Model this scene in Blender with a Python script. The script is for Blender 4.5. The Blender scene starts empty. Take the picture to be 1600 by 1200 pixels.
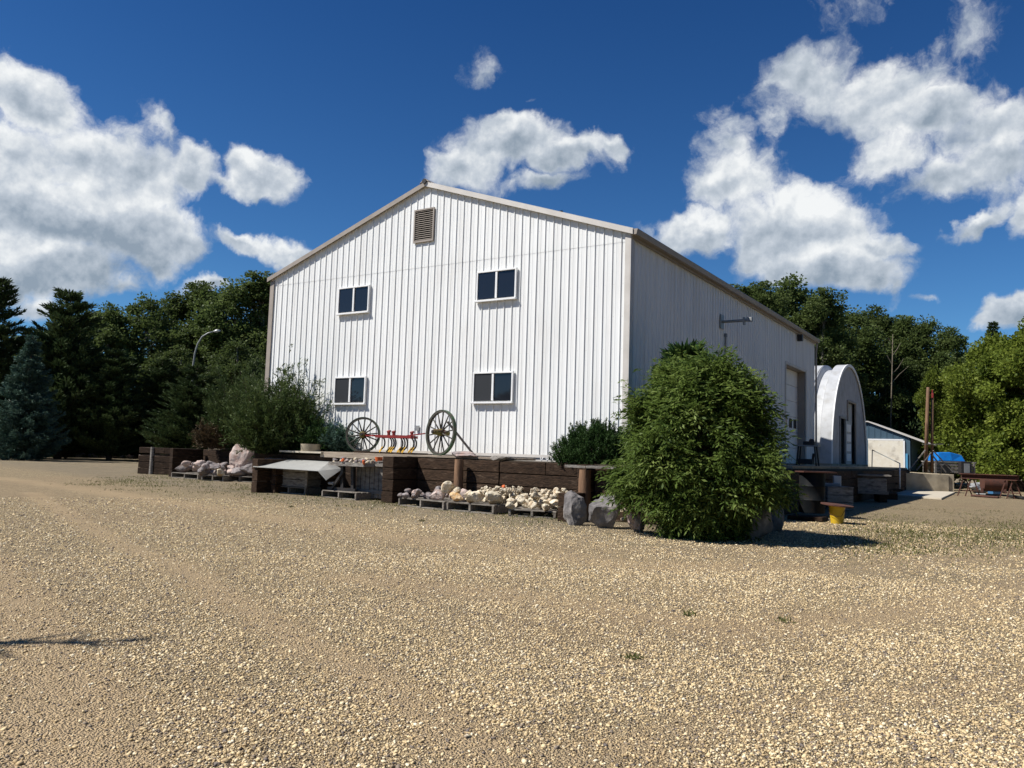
import bpy, math, random
import numpy as np
from mathutils import Vector, Matrix
random.seed(7); RNG = np.random.default_rng(11)
S = bpy.context.scene
COL = S.collection
rad = math.radians

# ------------------------------------------------------------------ camera
CAM = np.array([7.743, -16.762, 1.25]); YAW, PIT, ROL, FPX = rad(-32.969), rad(4.947), rad(1.826), 1257.6
def cam_axes():
    cy, sy, cp, sp, cr, sr = math.cos(YAW), math.sin(YAW), math.cos(PIT), math.sin(PIT), math.cos(ROL), math.sin(ROL)
    f = np.array([sy*cp, cy*cp, sp]); r = np.array([cy, -sy, 0]); u = np.cross(r, f)
    return cr*r+sr*u, -sr*r+cr*u, f
AR, AU, AF = cam_axes()
cd = bpy.data.cameras.new('camera'); cam = bpy.data.objects.new('camera', cd); COL.objects.link(cam)
M = Matrix.Identity(4)
for i in range(3):
    M[i][0], M[i][1], M[i][2], M[i][3] = AR[i], AU[i], -AF[i], CAM[i]
cam.matrix_world = M
cd.sensor_width = 36; cd.lens = 36*FPX/1600; cd.clip_start = .05; cd.clip_end = 3000
S.camera = cam
# directions and points measured in the photograph, turned into places in the world
def ray(u, v): return AF+AR*(u-800)/FPX-AU*(v-600)/FPX
def G(u, v, z=0.0):
    d = ray(u, v); return CAM+d*(z-CAM[2])/d[2]
def AX(u, v, x):
    d = ray(u, v); return CAM+d*(x-CAM[0])/d[0]
def AY(u, v, y):
    d = ray(u, v); return CAM+d*(y-CAM[1])/d[1]
def AD(u, v, t): return CAM+ray(u, v)*t
def HZ(u): return 684+u*.0318

# ------------------------------------------------------------------ sun and sky
SUN_AZ = np.array([-.70, -.71]); SUN_AZ = SUN_AZ/np.linalg.norm(SUN_AZ); SUN_EL = rad(50)
sd = np.array([SUN_AZ[0]*math.cos(SUN_EL), SUN_AZ[1]*math.cos(SUN_EL), math.sin(SUN_EL)])
sl = bpy.data.lights.new('sun', 'SUN'); sl.energy = 5.0; sl.angle = rad(.5); sl.color = (1, .962, .90)
so = bpy.data.objects.new('sun', sl); COL.objects.link(so)
so.rotation_euler = Vector(sd).to_track_quat('Z', 'Y').to_euler(); so.location = (0, 0, 40)
S.view_settings.view_transform = 'Standard'; S.view_settings.look = 'None'
S.view_settings.exposure = 0.45; S.view_settings.gamma = 1; S.view_settings.use_curve_mapping = False
S.render.resolution_x, S.render.resolution_y = 1024, 768
W = bpy.data.worlds.new('World'); S.world = W; W.use_nodes = True
nt = W.node_tree; nt.nodes.clear(); N = nt.nodes; L = nt.links
def wn(t, **k):
    n = N.new(t)
    for a, b in k.items(): setattr(n, a, b)
    return n
def wm(op, a, b=None, c=None, clamp=False):
    n = wn('ShaderNodeMath', operation=op, use_clamp=clamp)
    for i, x in enumerate((a, b, c)):
        if x is None: continue
        if isinstance(x, (int, float)): n.inputs[i].default_value = x
        else: L.new(x, n.inputs[i])
    return n.outputs[0]
def wv(op, a, b):
    n = wn('ShaderNodeVectorMath', operation=op)
    for i, x in enumerate((a, b)):
        if isinstance(x, (tuple, list)): n.inputs[i].default_value = x
        else: L.new(x, n.inputs[i])
    return n.outputs['Value'] if op == 'DOT_PRODUCT' else n.outputs['Vector']
sky = wn('ShaderNodeTexSky', sky_type='NISHITA', sun_disc=False)
sky.sun_elevation = SUN_EL; sky.sun_rotation = math.atan2(sd[0], sd[1]); sky.altitude = 600
sky.air_density = 1.0; sky.dust_density = 0.15; sky.ozone_density = 3.0
bg1 = wn('ShaderNodeBackground'); bg1.inputs[1].default_value = 0.085
hs = wn('ShaderNodeHueSaturation'); hs.inputs['Saturation'].default_value = 1.12; L.new(sky.outputs[0], hs.inputs['Color'])
tint = wn('ShaderNodeMix', data_type='RGBA', blend_type='MULTIPLY'); tint.inputs[0].default_value = 1;  L.new(hs.outputs[0], tint.inputs[6]); L.new(tint.outputs[2], bg1.inputs[0])
tc = wn('ShaderNodeTexCoord'); D0 = tc.outputs['Generated']
sz = wn('ShaderNodeSeparateXYZ'); L.new(D0, sz.inputs[0]); tr_ = wn('ShaderNodeValToRGB'); L.new(sz.outputs[2], tr_.inputs[0])
tr_.color_ramp.elements[0].position = .03; tr_.color_ramp.elements[0].color = (.45, .70, .88, 1); tr_.color_ramp.elements[1].position = .52; tr_.color_ramp.elements[1].color = (.20, .43, .67, 1)
L.new(tr_.outputs[0], tint.inputs[7])
def noise(vec, scale, detail, rough=.6, col=False):
    n = wn('ShaderNodeTexNoise'); n.inputs['Scale'].default_value = scale; n.inputs['Detail'].default_value = detail
    n.inputs['Roughness'].default_value = rough; L.new(vec, n.inputs['Vector'])
    return n.outputs['Color'] if col else n.outputs['Fac']
warp = wv('SUBTRACT', noise(D0, 5, 4, .6, True), (.5, .5, .5))
sc_ = wn('ShaderNodeVectorMath', operation='SCALE'); L.new(warp, sc_.inputs[0]); sc_.inputs['Scale'].default_value = .10
D1 = wv('ADD', D0, sc_.outputs[0])
warp2 = wv('SUBTRACT', noise(D0, 17, 5, .62, True), (.5, .5, .5)); sc2_ = wn('ShaderNodeVectorMath', operation='SCALE'); L.new(warp2, sc2_.inputs[0]); sc2_.inputs['Scale'].default_value = .045; D1 = wv('ADD', D1, sc2_.outputs[0])
# clouds: (u, v, half width, half height, weight, tilt degrees)
CL = [(800, 222, 95, 48, 1.25, 0), (885, 250, 80, 34, 1.15, 0), (735, 255, 60, 40, 1.1, 0), (840, 288, 75, 20, .8, 0), (785, 192, 42, 26, .9, 0), (950, 250, 34, 22, .8, 0),
      (770, 100, 32, 26, .42, 0), (828, 156, 24, 10, .3, 0),
      (40, 150, 75, 60, 1.2, 0), (-20, 250, 150, 90, 1.3, 0), (130, 260, 140, 70, 1.2, 0), (110, 340, 185, 70, 1.45, 0), (40, 410, 130, 50, 1.3, 0), (235, 345, 60, 42, .9, 0),
      (228, 205, 28, 50, .5, -30), (295, 268, 48, 36, 1.0, 0), (350, 290, 60, 16, .6, 0), (410, 268, 52, 38, 1.2, 0), (385, 372, 62, 18, .95, 12), (455, 392, 45, 16, .7, 0),
      (308, 442, 46, 18, 1.2, 0), (60, 480, 34, 18, .6, 0), (180, 440, 20, 14, .45, 0),
      (1240, 360, 130, 72, 1.5, 0), (1140, 300, 70, 70, .95, 0), (1090, 375, 95, 40, 1.2, 0), (1300, 415, 105, 42, 1.4, 0), (1130, 230, 40, 45, .5, 0), (1380, 375, 50, 18, .7, 10),
      (1265, 110, 80, 55, .85, -20), (1380, 130, 120, 52, .95, 0), (1470, 160, 110, 50, .9, 0), (1560, 180, 90, 50, .9, 0), (1520, 60, 75, 75, .55, 0), (1340, 30, 90, 38, .42, 0),
      (1400, 250, 70, 52, .85, 0), (1475, 275, 85, 44, .9, 0), (1555, 240, 50, 60, .8, 0), (1205, 180, 20, 75, .38, 20), (1512, 345, 55, 20, 1.1, -35), (1590, 330, 26, 48, .95, 0),
      (1590, 482, 48, 42, 1.3, 0), (1445, 465, 24, 9, .42, 0), (1395, 435, 14, 34, .4, 0),
      (-300, 200, 220, 120, 1.2, 0)]
F = None; Gs = None
for (u, v, a, b, w, tilt) in CL:
    d = ray(u, v); dist = np.linalg.norm(d); d = d/dist
    c_, s_ = math.cos(rad(tilt)), math.sin(rad(tilt))
    r = AR*c_-AU*s_; uu = AR*s_+AU*c_
    r = r-d*(r@d); r /= np.linalg.norm(r); uu = uu-d*(uu@d); uu /= np.linalg.norm(uu)
    sa, sb = FPX*dist/a, FPX*dist/b
    x = wv('DOT_PRODUCT', D1, tuple(r*sa)); y = wv('DOT_PRODUCT', D1, tuple(uu*sb)); x2 = wm('MULTIPLY', x, x)
    fr = wm('GREATER_THAN', wv('DOT_PRODUCT', D0, tuple(d)), .5)
    g = wm('MULTIPLY', wm('MULTIPLY', wm('SUBTRACT', 1.15, wm('SQRT', wm('MULTIPLY_ADD', y, y, x2))), w), fr)
    inv = wm('MULTIPLY', wm('SUBTRACT', fr, 1), 3); g = wm('ADD', g, inv)
    F = g if F is None else wm('SMOOTH_MAX', F, g, .2)
    if True:
        ys = wm('SUBTRACT', y, .45); g2 = wm('MULTIPLY', wm('MULTIPLY', wm('SUBTRACT', 1.15, wm('SQRT', wm('MULTIPLY_ADD', ys, ys, x2))), w), fr); g2 = wm('ADD', g2, inv)
        Gs = g2 if Gs is None else wm('SMOOTH_MAX', Gs, g2, .2)
Fr = F
F = wm('MINIMUM', wm('MULTIPLY', wm('MAXIMUM', F, -1.0), 1.45), 1.3)
fb = noise(D1, 8.5, 13, .62)
rawd = wm('ADD', F, wm('MULTIPLY', wm('SUBTRACT', fb, .5), 3.7))
mr = wn('ShaderNodeMapRange', interpolation_type='SMOOTHSTEP'); L.new(rawd, mr.inputs[0])
mr.inputs[1].default_value = .08; mr.inputs[2].default_value = .95
dens = mr.outputs[0]
# cloud light: billows turned to the sun are white, undersides and thick bodies grey
n_a = noise(D0, 13, 7, .55); n_b = noise(wv('ADD', D0, tuple(np.array([sd[0], sd[1], 1.2])*-.009)), 13, 7, .55)
lit = wm('ADD', wm('MULTIPLY', wm('SUBTRACT', n_a, n_b), 3.0), .70)
lit = wm('ADD', lit, wm('MULTIPLY', wm('SUBTRACT', noise(D1, 5.5, 4, .5), .5), 1.3))
lit = wm('ADD', lit, wm('MULTIPLY', wm('SUBTRACT', Gs, Fr), .55))
lit = wm('SUBTRACT', lit, wm('MULTIPLY', wm('MAXIMUM', wm('SUBTRACT', rawd, .7), 0), .12))
lit = wm('MINIMUM', wm('MAXIMUM', lit, 0), 1)
cr = wn('ShaderNodeValToRGB'); L.new(lit, cr.inputs[0])
cr.color_ramp.elements[0].position = 0; cr.color_ramp.elements[0].color = (.30, .37, .45, 1)
cr.color_ramp.elements[1].position = 1.0; cr.color_ramp.elements[1].color = (.98, 1.0, 1.0, 1)
e = cr.color_ramp.elements.new(.5); e.color = (.58, .64, .71, 1)
bg2 = wn('ShaderNodeBackground'); bg2.inputs[1].default_value = .70; L.new(cr.outputs[0], bg2.inputs[0])
mx = wn('ShaderNodeMixShader'); L.new(wm('MULTIPLY', dens, .96), mx.inputs[0]); L.new(bg1.outputs[0], mx.inputs[1]); L.new(bg2.outputs[0], mx.inputs[2])
wo = wn('ShaderNodeOutputWorld'); L.new(mx.outputs[0], wo.inputs[0])
W.cycles.sampling_method = 'MANUAL'; W.cycles.sample_map_resolution = 512

# ------------------------------------------------------------------ materials
def mat(name, color, rough=.8, metal=0, color2=None, scale=4, contrast=(.35, .65), bump=0, bscale=30, stretch=(1, 1, 1), spec=.35, dirt=None, dscale=1.2, detail=6, objvar=0, dpos=(.52, .72)):
    m = bpy.data.materials.new(name); m.use_nodes = True; t = m.node_tree; n = t.nodes; l = t.links
    p = n['Principled BSDF']; p.inputs['Roughness'].default_value = rough; p.inputs['Metallic'].default_value = metal
    p.inputs['Specular IOR Level'].default_value = spec
    p.inputs['Base Color'].default_value = (*color, 1)
    c = n.new('ShaderNodeTexCoord'); mp = n.new('ShaderNodeMapping'); l.new(c.outputs['Object'], mp.inputs[0]); mp.inputs['Scale'].default_value = stretch
    out = None
    if color2:
        ns = n.new('ShaderNodeTexNoise'); ns.inputs['Scale'].default_value = scale; ns.inputs['Detail'].default_value = detail; ns.inputs['Roughness'].default_value = .65
        l.new(mp.outputs[0], ns.inputs['Vector'])
        r = n.new('ShaderNodeValToRGB'); r.color_ramp.elements[0].position, r.color_ramp.elements[1].position = contrast
        r.color_ramp.elements[0].color = (*color, 1); r.color_ramp.elements[1].color = (*color2, 1)
        l.new(ns.outputs['Fac'], r.inputs[0]); out = r.outputs[0]
    if dirt:
        n2 = n.new('ShaderNodeTexNoise'); n2.inputs['Scale'].default_value = dscale; n2.inputs['Detail'].default_value = 7; l.new(mp.outputs[0], n2.inputs['Vector'])
        r2 = n.new('ShaderNodeMapRange'); r2.inputs[1].default_value, r2.inputs[2].default_value = dpos; l.new(n2.outputs['Fac'], r2.inputs[0])
        mxx = n.new('ShaderNodeMix'); mxx.data_type = 'RGBA'; l.new(r2.outputs[0], mxx.inputs[0])
        if out: l.new(out, mxx.inputs[6])
        else: mxx.inputs[6].default_value = (*color, 1)
        mxx.inputs[7].default_value = (*dirt, 1); out = mxx.outputs[2]
    if objvar:
        oi = n.new('ShaderNodeObjectInfo'); h = n.new('ShaderNodeHueSaturation')
        q = n.new('ShaderNodeMapRange'); q.inputs[3].default_value = 1-objvar; q.inputs[4].default_value = 1+objvar; l.new(oi.outputs['Random'], q.inputs[0])
        l.new(q.outputs[0], h.inputs['Value'])
        if out: l.new(out, h.inputs['Color'])
        else: h.inputs['Color'].default_value = (*color, 1)
        out = h.outputs[0]
    if out: l.new(out, p.inputs['Base Color'])
    if bump:
        n3 = n.new('ShaderNodeTexNoise'); n3.inputs['Scale'].default_value = bscale; n3.inputs['Detail'].default_value = 6; l.new(mp.outputs[0], n3.inputs['Vector'])
        b = n.new('ShaderNodeBump'); b.inputs['Strength'].default_value = bump; b.inputs['Distance'].default_value = .02
        l.new(n3.outputs['Fac'], b.inputs['Height']); l.new(b.outputs[0], p.inputs['Normal'])
    return m
MT = dict(
    siding=mat('white_siding', (.77, .775, .76), .42, color2=(.71, .715, .70), scale=.8, stretch=(1, 1, .25), contrast=(.4, .7), bump=.05, bscale=3, dirt=(.60, .58, .55), dscale=2.2, dpos=(.56, .95)),
    tan=mat('tan_trim', (.33, .285, .245), .5, color2=(.27, .235, .20), scale=3),
    tanlight=mat('light_trim', (.58, .55, .51), .5, color2=(.50, .47, .43), scale=2),
    roofm=mat('roof_metal', (.42, .41, .40), .45, metal=.2, color2=(.36, .35, .34)),
    white=mat('white_paint', (.8, .8, .79), .45, color2=(.72, .72, .71), scale=3),
    black=mat('black_iron', (.02, .02, .022), .5, color2=(.035, .03, .028), scale=12),
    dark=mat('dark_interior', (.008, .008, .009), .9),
    concrete=mat('concrete', (.33, .275, .19), .9, color2=(.42, .36, .26), scale=2.5, bump=.4, bscale=25, dirt=(.14, .12, .09), dscale=1.4, dpos=(.45, .75)),
    slab=mat('pale_concrete', (.50, .45, .36), .9, color2=(.42, .37, .29), scale=3, bump=.3, bscale=30),
    tie=mat('creosoted_timber', (.013, .008, .005), .85, color2=(.060, .036, .022), scale=6, stretch=(1, 1, 4), contrast=(.3, .75), bump=.8, bscale=14, spec=.15, dirt=(.12, .085, .06), dscale=3, dpos=(.6, .82), objvar=.3),
    oldwood=mat('weathered_grey_wood', (.15, .135, .12), .85, color2=(.27, .25, .22), scale=7, stretch=(1, 1, 3), bump=.6, bscale=20, dirt=(.07, .055, .045), dscale=4, objvar=.25),
    pallet=mat('pallet_wood', (.13, .11, .09), .85, color2=(.25, .225, .19), scale=6, stretch=(1, 3, 3), bump=.5, bscale=20, objvar=.2),
    plank=mat('plank_wood', (.26, .21, .16), .85, color2=(.36, .30, .23), scale=5, stretch=(.3, 3, 3), bump=.5, bscale=20),
    bark=mat('brown_bark', (.05, .038, .028), .95, color2=(.09, .07, .055), scale=6, stretch=(1, 1, .3), bump=.8, bscale=12),
    palebark=mat('pale_poplar_bark', (.22, .21, .17), .9, color2=(.10, .09, .075), scale=3, stretch=(1, 1, .6), contrast=(.45, .7)),
    postwood=mat('brown_post_wood', (.12, .065, .035), .8, color2=(.24, .14, .08), scale=4, stretch=(3, 3, .5), bump=.4, bscale=18, dirt=(.06, .035, .022), dscale=2),
    rust=mat('rusty_steel', (.10, .036, .022), .85, color2=(.055, .028, .022), scale=6, bump=.3, bscale=30),
    red=mat('red_paint', (.25, .022, .02), .5, color2=(.15, .02, .018), scale=9),
    yellow=mat('yellow_paint', (.72, .42, .04), .5, color2=(.6, .33, .03), scale=5),
    orange=mat('orange_plastic', (.60, .13, .03), .6, color2=(.55, .11, .03), scale=8),
    green=mat('green_wheel_paint', (.035, .10, .045), .55, color2=(.075, .07, .045), scale=6, contrast=(.4, .62)),
    wheelwood=mat('old_wheel_wood', (.035, .033, .028), .75, color2=(.075, .07, .055), scale=9),
    hub=mat('yellow_green_hub', (.22, .21, .05), .7, color2=(.10, .05, .035), scale=10, contrast=(.4, .6)),
    sheet=mat('galvanised_sheet', (.50, .50, .47), .42, metal=.35, color2=(.42, .42, .40), scale=2),
    quonset=mat('quonset_steel', (.47, .48, .49), .5, color2=(.38, .39, .40), scale=1.5, dirt=(.30, .29, .27), dscale=2.5, dpos=(.5, .8)),
    bluesiding=mat('blue_siding', (.045, .085, .125), .55, color2=(.055, .10, .14), scale=2),
    bluetrim=mat('blue_trim', (.08, .27, .45), .5),
    bluetarp=mat('blue_tarp', (.006, .18, .55), .45, color2=(.01, .14, .46), scale=4, bump=.4, bscale=8),
    bluetote=mat('blue_plastic', (.05, .16, .33), .45),
    drum=mat('dark_drum_paint', (.008, .010, .012), .6, color2=(.016, .017, .018), scale=5, spec=.08, dirt=(.03, .02, .014), dscale=5, dpos=(.56, .8)),
    yellowtub=mat('yellow_plastic', (.62, .42, .02), .45, color2=(.5, .33, .03), scale=4, dirt=(.25, .17, .04), dscale=7, dpos=(.6, .9)),
    grey=mat('grey_paint', (.28, .29, .29), .5, color2=(.22, .22, .22), scale=4),
    doorgrey=mat('pale_grey_door', (.42, .43, .43), .5, color2=(.36, .37, .37), scale=2),
    shedoor=mat('cream_panel', (.66, .60, .48), .7, color2=(.74, .70, .60), scale=3, dirt=(.36, .32, .26), dscale=2.4, dpos=(.55, .8)),
    creamrock=mat('cream_rock', (.46, .38, .25), .9, color2=(.72, .66, .54), scale=4, bump=1.0, bscale=9, dirt=(.36, .21, .08), dscale=2.5, dpos=(.5, .72), objvar=.22),
    greyrock=mat('grey_rock', (.15, .13, .125), .9, color2=(.30, .27, .26), scale=6, bump=.7, bscale=14, dirt=(.26, .17, .14), dscale=3, dpos=(.5, .7), objvar=.25),
    pinkrock=mat('pink_granite', (.34, .23, .19), .9, color2=(.54, .46, .41), scale=7, bump=.7, bscale=14, dirt=(.24, .21, .20), dscale=3, objvar=.1),
    boulder=mat('dark_boulder', (.085, .08, .08), .88, color2=(.23, .21, .20), scale=3, bump=.9, bscale=7, dirt=(.36, .33, .29), dscale=3.2, dpos=(.58, .72)),
    soil=mat('dark_soil', (.045, .035, .024), .95, color2=(.09, .07, .045), scale=3, bump=.8, bscale=12),
    rubber=mat('black_rubber', (.018, .018, .018), .8),
    oldpole=mat('galvanised_pole', (.30, .31, .30), .5, metal=.3, color2=(.24, .25, .24)),
    deadwood=mat('bleached_twig', (.24, .20, .15), .9, color2=(.14, .11, .08)),
)
def add_siding_wear(m, RSv):
    t = m.node_tree; n = t.nodes; l = t.links; p = n['Principled BSDF']; src = p.inputs['Base Color'].links[0].from_socket
    c = n.new('ShaderNodeTexCoord'); s = n.new('ShaderNodeSeparateXYZ'); l.new(c.outputs['Object'], s.inputs[0])
    def q(op, a, b=0, cl=False):
        k = n.new('ShaderNodeMath'); k.operation = op; k.use_clamp = cl
        for i, x in enumerate((a, b)):
            if isinstance(x, (int, float)): k.inputs[i].default_value = x
            else: l.new(x, k.inputs[i])
        return k.outputs[0]
    fx = q('ABSOLUTE', q('SUBTRACT', q('FRACT', q('DIVIDE', q('ADD', s.outputs[0], 6.1), RSv)), .32)); fz = q('ABSOLUTE', q('SUBTRACT', q('FRACT', q('DIVIDE', s.outputs[2], .76)), .3))
    dot = q('MULTIPLY', q('LESS_THAN', fx, .032), q('LESS_THAN', fz, .011))
    mp = n.new('ShaderNodeMapping'); mp.inputs['Scale'].default_value = (7, 7, .28); l.new(c.outputs['Object'], mp.inputs[0]); ns = n.new('ShaderNodeTexNoise'); ns.inputs['Scale'].default_value = 1; ns.inputs['Detail'].default_value = 5; l.new(mp.outputs[0], ns.inputs[0])
    st = n.new('ShaderNodeMapRange'); st.inputs[1].default_value = .48; st.inputs[2].default_value = .78; st.inputs[4].default_value = .30; l.new(ns.outputs['Fac'], st.inputs[0])
    lo = n.new('ShaderNodeMapRange'); lo.inputs[1].default_value = .55; lo.inputs[2].default_value = 0.0; lo.inputs[3].default_value = 0; lo.inputs[4].default_value = .30; l.new(q('ADD', s.outputs[2], q('MULTIPLY', ns.outputs['Fac'], .5)), lo.inputs[0])
    f = q('ADD', q('ADD', st.outputs[0], q('MULTIPLY', dot, .55)), lo.outputs[0], True)
    x = n.new('ShaderNodeMix'); x.data_type = 'RGBA'; l.new(f, x.inputs[0]); l.new(src, x.inputs[6]); x.inputs[7].default_value = (.40, .37, .33, 1); l.new(x.outputs[2], p.inputs['Base Color'])
add_siding_wear(MT['siding'], 12.2/53)
def glass_mat(name, col):
    m = bpy.data.materials.new(name); m.use_nodes = True; p = m.node_tree.nodes['Principled BSDF']
    p.inputs['Base Color'].default_value = (*col, 1); p.inputs['Roughness'].default_value = .03; p.inputs['IOR'].default_value = 1.5
    p.inputs['Specular IOR Level'].default_value = .5
    return m
MT['glass'] = glass_mat('window_glass', (.012, .014, .02)); MT['screen'] = mat('insect_screen', (.026, .028, .031), .5, spec=.3)
def leaf_mat(name, c1, c2, c3, trans=.35, objvar=.18, rough=.5):
    m = bpy.data.materials.new(name); m.use_nodes = True; t = m.node_tree; n = t.nodes; l = t.links; n.clear()
    a = n.new('ShaderNodeAttribute'); a.attribute_name = 'tint'
    r = n.new('ShaderNodeValToRGB'); r.color_ramp.elements[0].color = (*c1, 1); r.color_ramp.elements[1].color = (*c3, 1)
    e = r.color_ramp.elements.new(.5); e.color = (*c2, 1); l.new(a.outputs['Fac'], r.inputs[0])
    oi = n.new('ShaderNodeObjectInfo'); h = n.new('ShaderNodeHueSaturation'); q = n.new('ShaderNodeMapRange')
    q.inputs[3].default_value = 1-objvar; q.inputs[4].default_value = 1+objvar; l.new(oi.outputs['Random'], q.inputs[0]); l.new(q.outputs[0], h.inputs['Value']); l.new(r.outputs[0], h.inputs['Color'])
    p = n.new('ShaderNodeBsdfPrincipled'); p.inputs['Roughness'].default_value = rough; p.inputs['Specular IOR Level'].default_value = .12; l.new(h.outputs[0], p.inputs['Base Color'])
    tr = n.new('ShaderNodeBsdfTranslucent'); l.new(h.outputs[0], tr.inputs[0])
    x = n.new('ShaderNodeMixShader'); x.inputs[0].default_value = trans; l.new(p.outputs[0], x.inputs[1]); l.new(tr.outputs[0], x.inputs[2])
    o = n.new('ShaderNodeOutputMaterial'); l.new(x.outputs[0], o.inputs[0]); return m
MT['leaf_aspen'] = leaf_mat('poplar_leaves', (.055, .080, .022), (.085, .118, .034), (.13, .165, .055), .45)
MT['leaf_pine'] = leaf_mat('pine_needles', (.026, .046, .018), (.042, .066, .024), (.072, .098, .038), .2)
MT['leaf_spruce'] = leaf_mat('blue_spruce_needles', (.036, .075, .055), (.06, .11, .082), (.10, .16, .125), .15)
MT['leaf_maple'] = leaf_mat('yellow_green_leaves', (.080, .115, .018), (.145, .185, .028), (.215, .255, .045), .4)
MT['leaf_bush'] = leaf_mat('elder_leaves', (.062, .102, .022), (.118, .170, .036), (.22, .28, .08), .42, .02, .5)
MT['leaf_mugo'] = leaf_mat('mugo_needles', (.018, .042, .012), (.030, .062, .016), (.055, .095, .028), .1)
MT['leaf_juniper'] = leaf_mat('juniper_sprays', (.038, .065, .020), (.066, .098, .030), (.115, .150, .05), .25)
MT['leaf_brown'] = leaf_mat('brownish_twigs', (.035, .028, .016), (.07, .05, .028), (.11, .075, .04), .1)
MT['leaf_grass'] = leaf_mat('grass_blades', (.08, .095, .03), (.15, .155, .055), (.27, .235, .11), .3)

# ------------------------------------------------------------------ mesh helpers
class MB:
    def __init__(s): s.v = []; s.f = []
    def add(s, vs, fs):
        o = len(s.v); s.v += [tuple(map(float, x)) for x in vs]; s.f += [tuple(i+o for i in q) for q in fs]; return s
    def box(s, c, d, rz=0, rx=0, ry=0, jit=0):
        R = Matrix.Rotation(rz, 3, 'Z') @ Matrix.Rotation(ry, 3, 'Y') @ Matrix.Rotation(rx, 3, 'X'); vs = []
        for z in (-1, 1):
            for (x, y) in ((-1, -1), (1, -1), (1, 1), (-1, 1)):
                p = Vector((x*d[0]/2+random.uniform(-jit, jit), y*d[1]/2+random.uniform(-jit, jit), z*d[2]/2+random.uniform(-jit, jit)))
                vs.append(R @ p+Vector(c))
        return s.add(vs, [(0, 3, 2, 1), (4, 5, 6, 7), (0, 1, 5, 4), (1, 2, 6, 5), (2, 3, 7, 6), (3, 0, 4, 7)])
    def bb(s, x0, x1, y0, y1, z0, z1): return s.box(((x0+x1)/2, (y0+y1)/2, (z0+z1)/2), (abs(x1-x0), abs(y1-y0), abs(z1-z0)))
    def beam(s, a, b, w, h, up=(0, 0, 1)):
        a, b = Vector(a), Vector(b); d = (b-a).normalized(); u = Vector(up)
        if abs(d.dot(u)) > .98: u = Vector((1, 0, 0))
        x = d.cross(u).normalized(); y = x.cross(d); vs = []
        for p in (a, b):
            for (i, j) in ((-1, -1), (1, -1), (1, 1), (-1, 1)): vs.append(p+x*i*w/2+y*j*h/2)
        return s.add(vs, [(0, 3, 2, 1), (4, 5, 6, 7), (0, 1, 5, 4), (1, 2, 6, 5), (2, 3, 7, 6), (3, 0, 4, 7)])
    def tube(s, pts, r, n=8, cap=True):
        pts = [Vector(p) for p in pts]; rs = r if isinstance(r, (list, tuple)) else [r]*len(pts); vs = []; x = None
        for i, p in enumerate(pts):
            d = (pts[min(i+1, len(pts)-1)]-pts[max(i-1, 0)]).normalized()
            if x is None: x = d.orthogonal().normalized()
            else: x = (x-d*x.dot(d)).normalized()
            y = d.cross(x)
            for k in range(n):
                a = 2*math.pi*k/n; vs.append(p+(x*math.cos(a)+y*math.sin(a))*rs[i])
        fs = [(i*n+k, i*n+(k+1) % n, (i+1)*n+(k+1) % n, (i+1)*n+k) for i in range(len(pts)-1) for k in range(n)]
        if cap: fs += [tuple(range(n-1, -1, -1)), tuple(range((len(pts)-1)*n, len(pts)*n))]
        return s.add(vs, fs)
    def lathe(s, prof, n=24, c=(0, 0, 0), cap=True):
        vs = [(c[0]+r*math.cos(2*math.pi*k/n), c[1]+r*math.sin(2*math.pi*k/n), c[2]+z) for (r, z) in prof for k in range(n)]
        fs = [(i*n+k, i*n+(k+1) % n, (i+1)*n+(k+1) % n, (i+1)*n+k) for i in range(len(prof)-1) for k in range(n)]
        if cap: fs += [tuple(range(n-1, -1, -1)), tuple(range((len(prof)-1)*n, len(prof)*n))]
        return s.add(vs, fs)
    def prism(s, poly, ax, a, b):
        # poly of 2D points extruded along axis ax from a to b
        def P(p, t): return {'x': (t, p[0], p[1]), 'y': (p[0], t, p[1]), 'z': (p[0], p[1], t)}[ax]
        n = len(poly); vs = [P(p, a) for p in poly]+[P(p, b) for p in poly]
        return s.add(vs, [tuple(range(n-1, -1, -1)), tuple(range(n, 2*n))]+[(i, (i+1) % n, n+(i+1) % n, n+i) for i in range(n)])
    def build(s, name, m, parent=None, smooth=False, bevel=0, local=False):
        me = bpy.data.meshes.new(name); o = bpy.data.objects.new(name, me); COL.objects.link(o); off = Vector((0, 0, 0))
        if parent:
            o.parent = parent
            if not local:
                q = parent
                while q: off += q.location; q = q.parent
        me.from_pydata([tuple(Vector(v)-off) for v in s.v], [], s.f); me.materials.append(m); me.validate(); me.update()
        if smooth:
            for p in me.polygons: p.use_smooth = True
            if smooth == 'auto':
                try: me.set_sharp_from_angle(angle=rad(40))
                except Exception: pass
        if bevel:
            bv = o.modifiers.new('bevel', 'BEVEL'); bv.width = bevel; bv.segments = 2; bv.limit_method = 'ANGLE'
        return o
def tag(o, label=None, cat=None, group=None, kind=None):
    if label: o['label'] = label
    if cat: o['category'] = cat
    if group: o['group'] = group
    if kind: o['kind'] = kind
    return o
def empty(name, loc, label, cat, group=None, rz=0):
    o = bpy.data.objects.new(name, None); COL.objects.link(o); o.location = tuple(map(float, loc)); o.rotation_euler = (0, 0, rz); o.empty_display_size = .2
    return tag(o, label, cat, group)
def copy_tree(o, loc, rz=0, scale=None, label=None, parent=None):
    c = o.copy(); COL.objects.link(c)
    if parent: c.parent = parent
    else:
        c.location = tuple(map(float, loc)); c.rotation_euler = (0, 0, rz)
        if scale is not None: c.scale = scale if hasattr(scale, '__len__') else (scale,)*3
        if label: c['label'] = label
    for ch in [k for k in bpy.data.objects if k.parent == o]: copy_tree(ch, None, parent=c)
    return c
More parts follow.
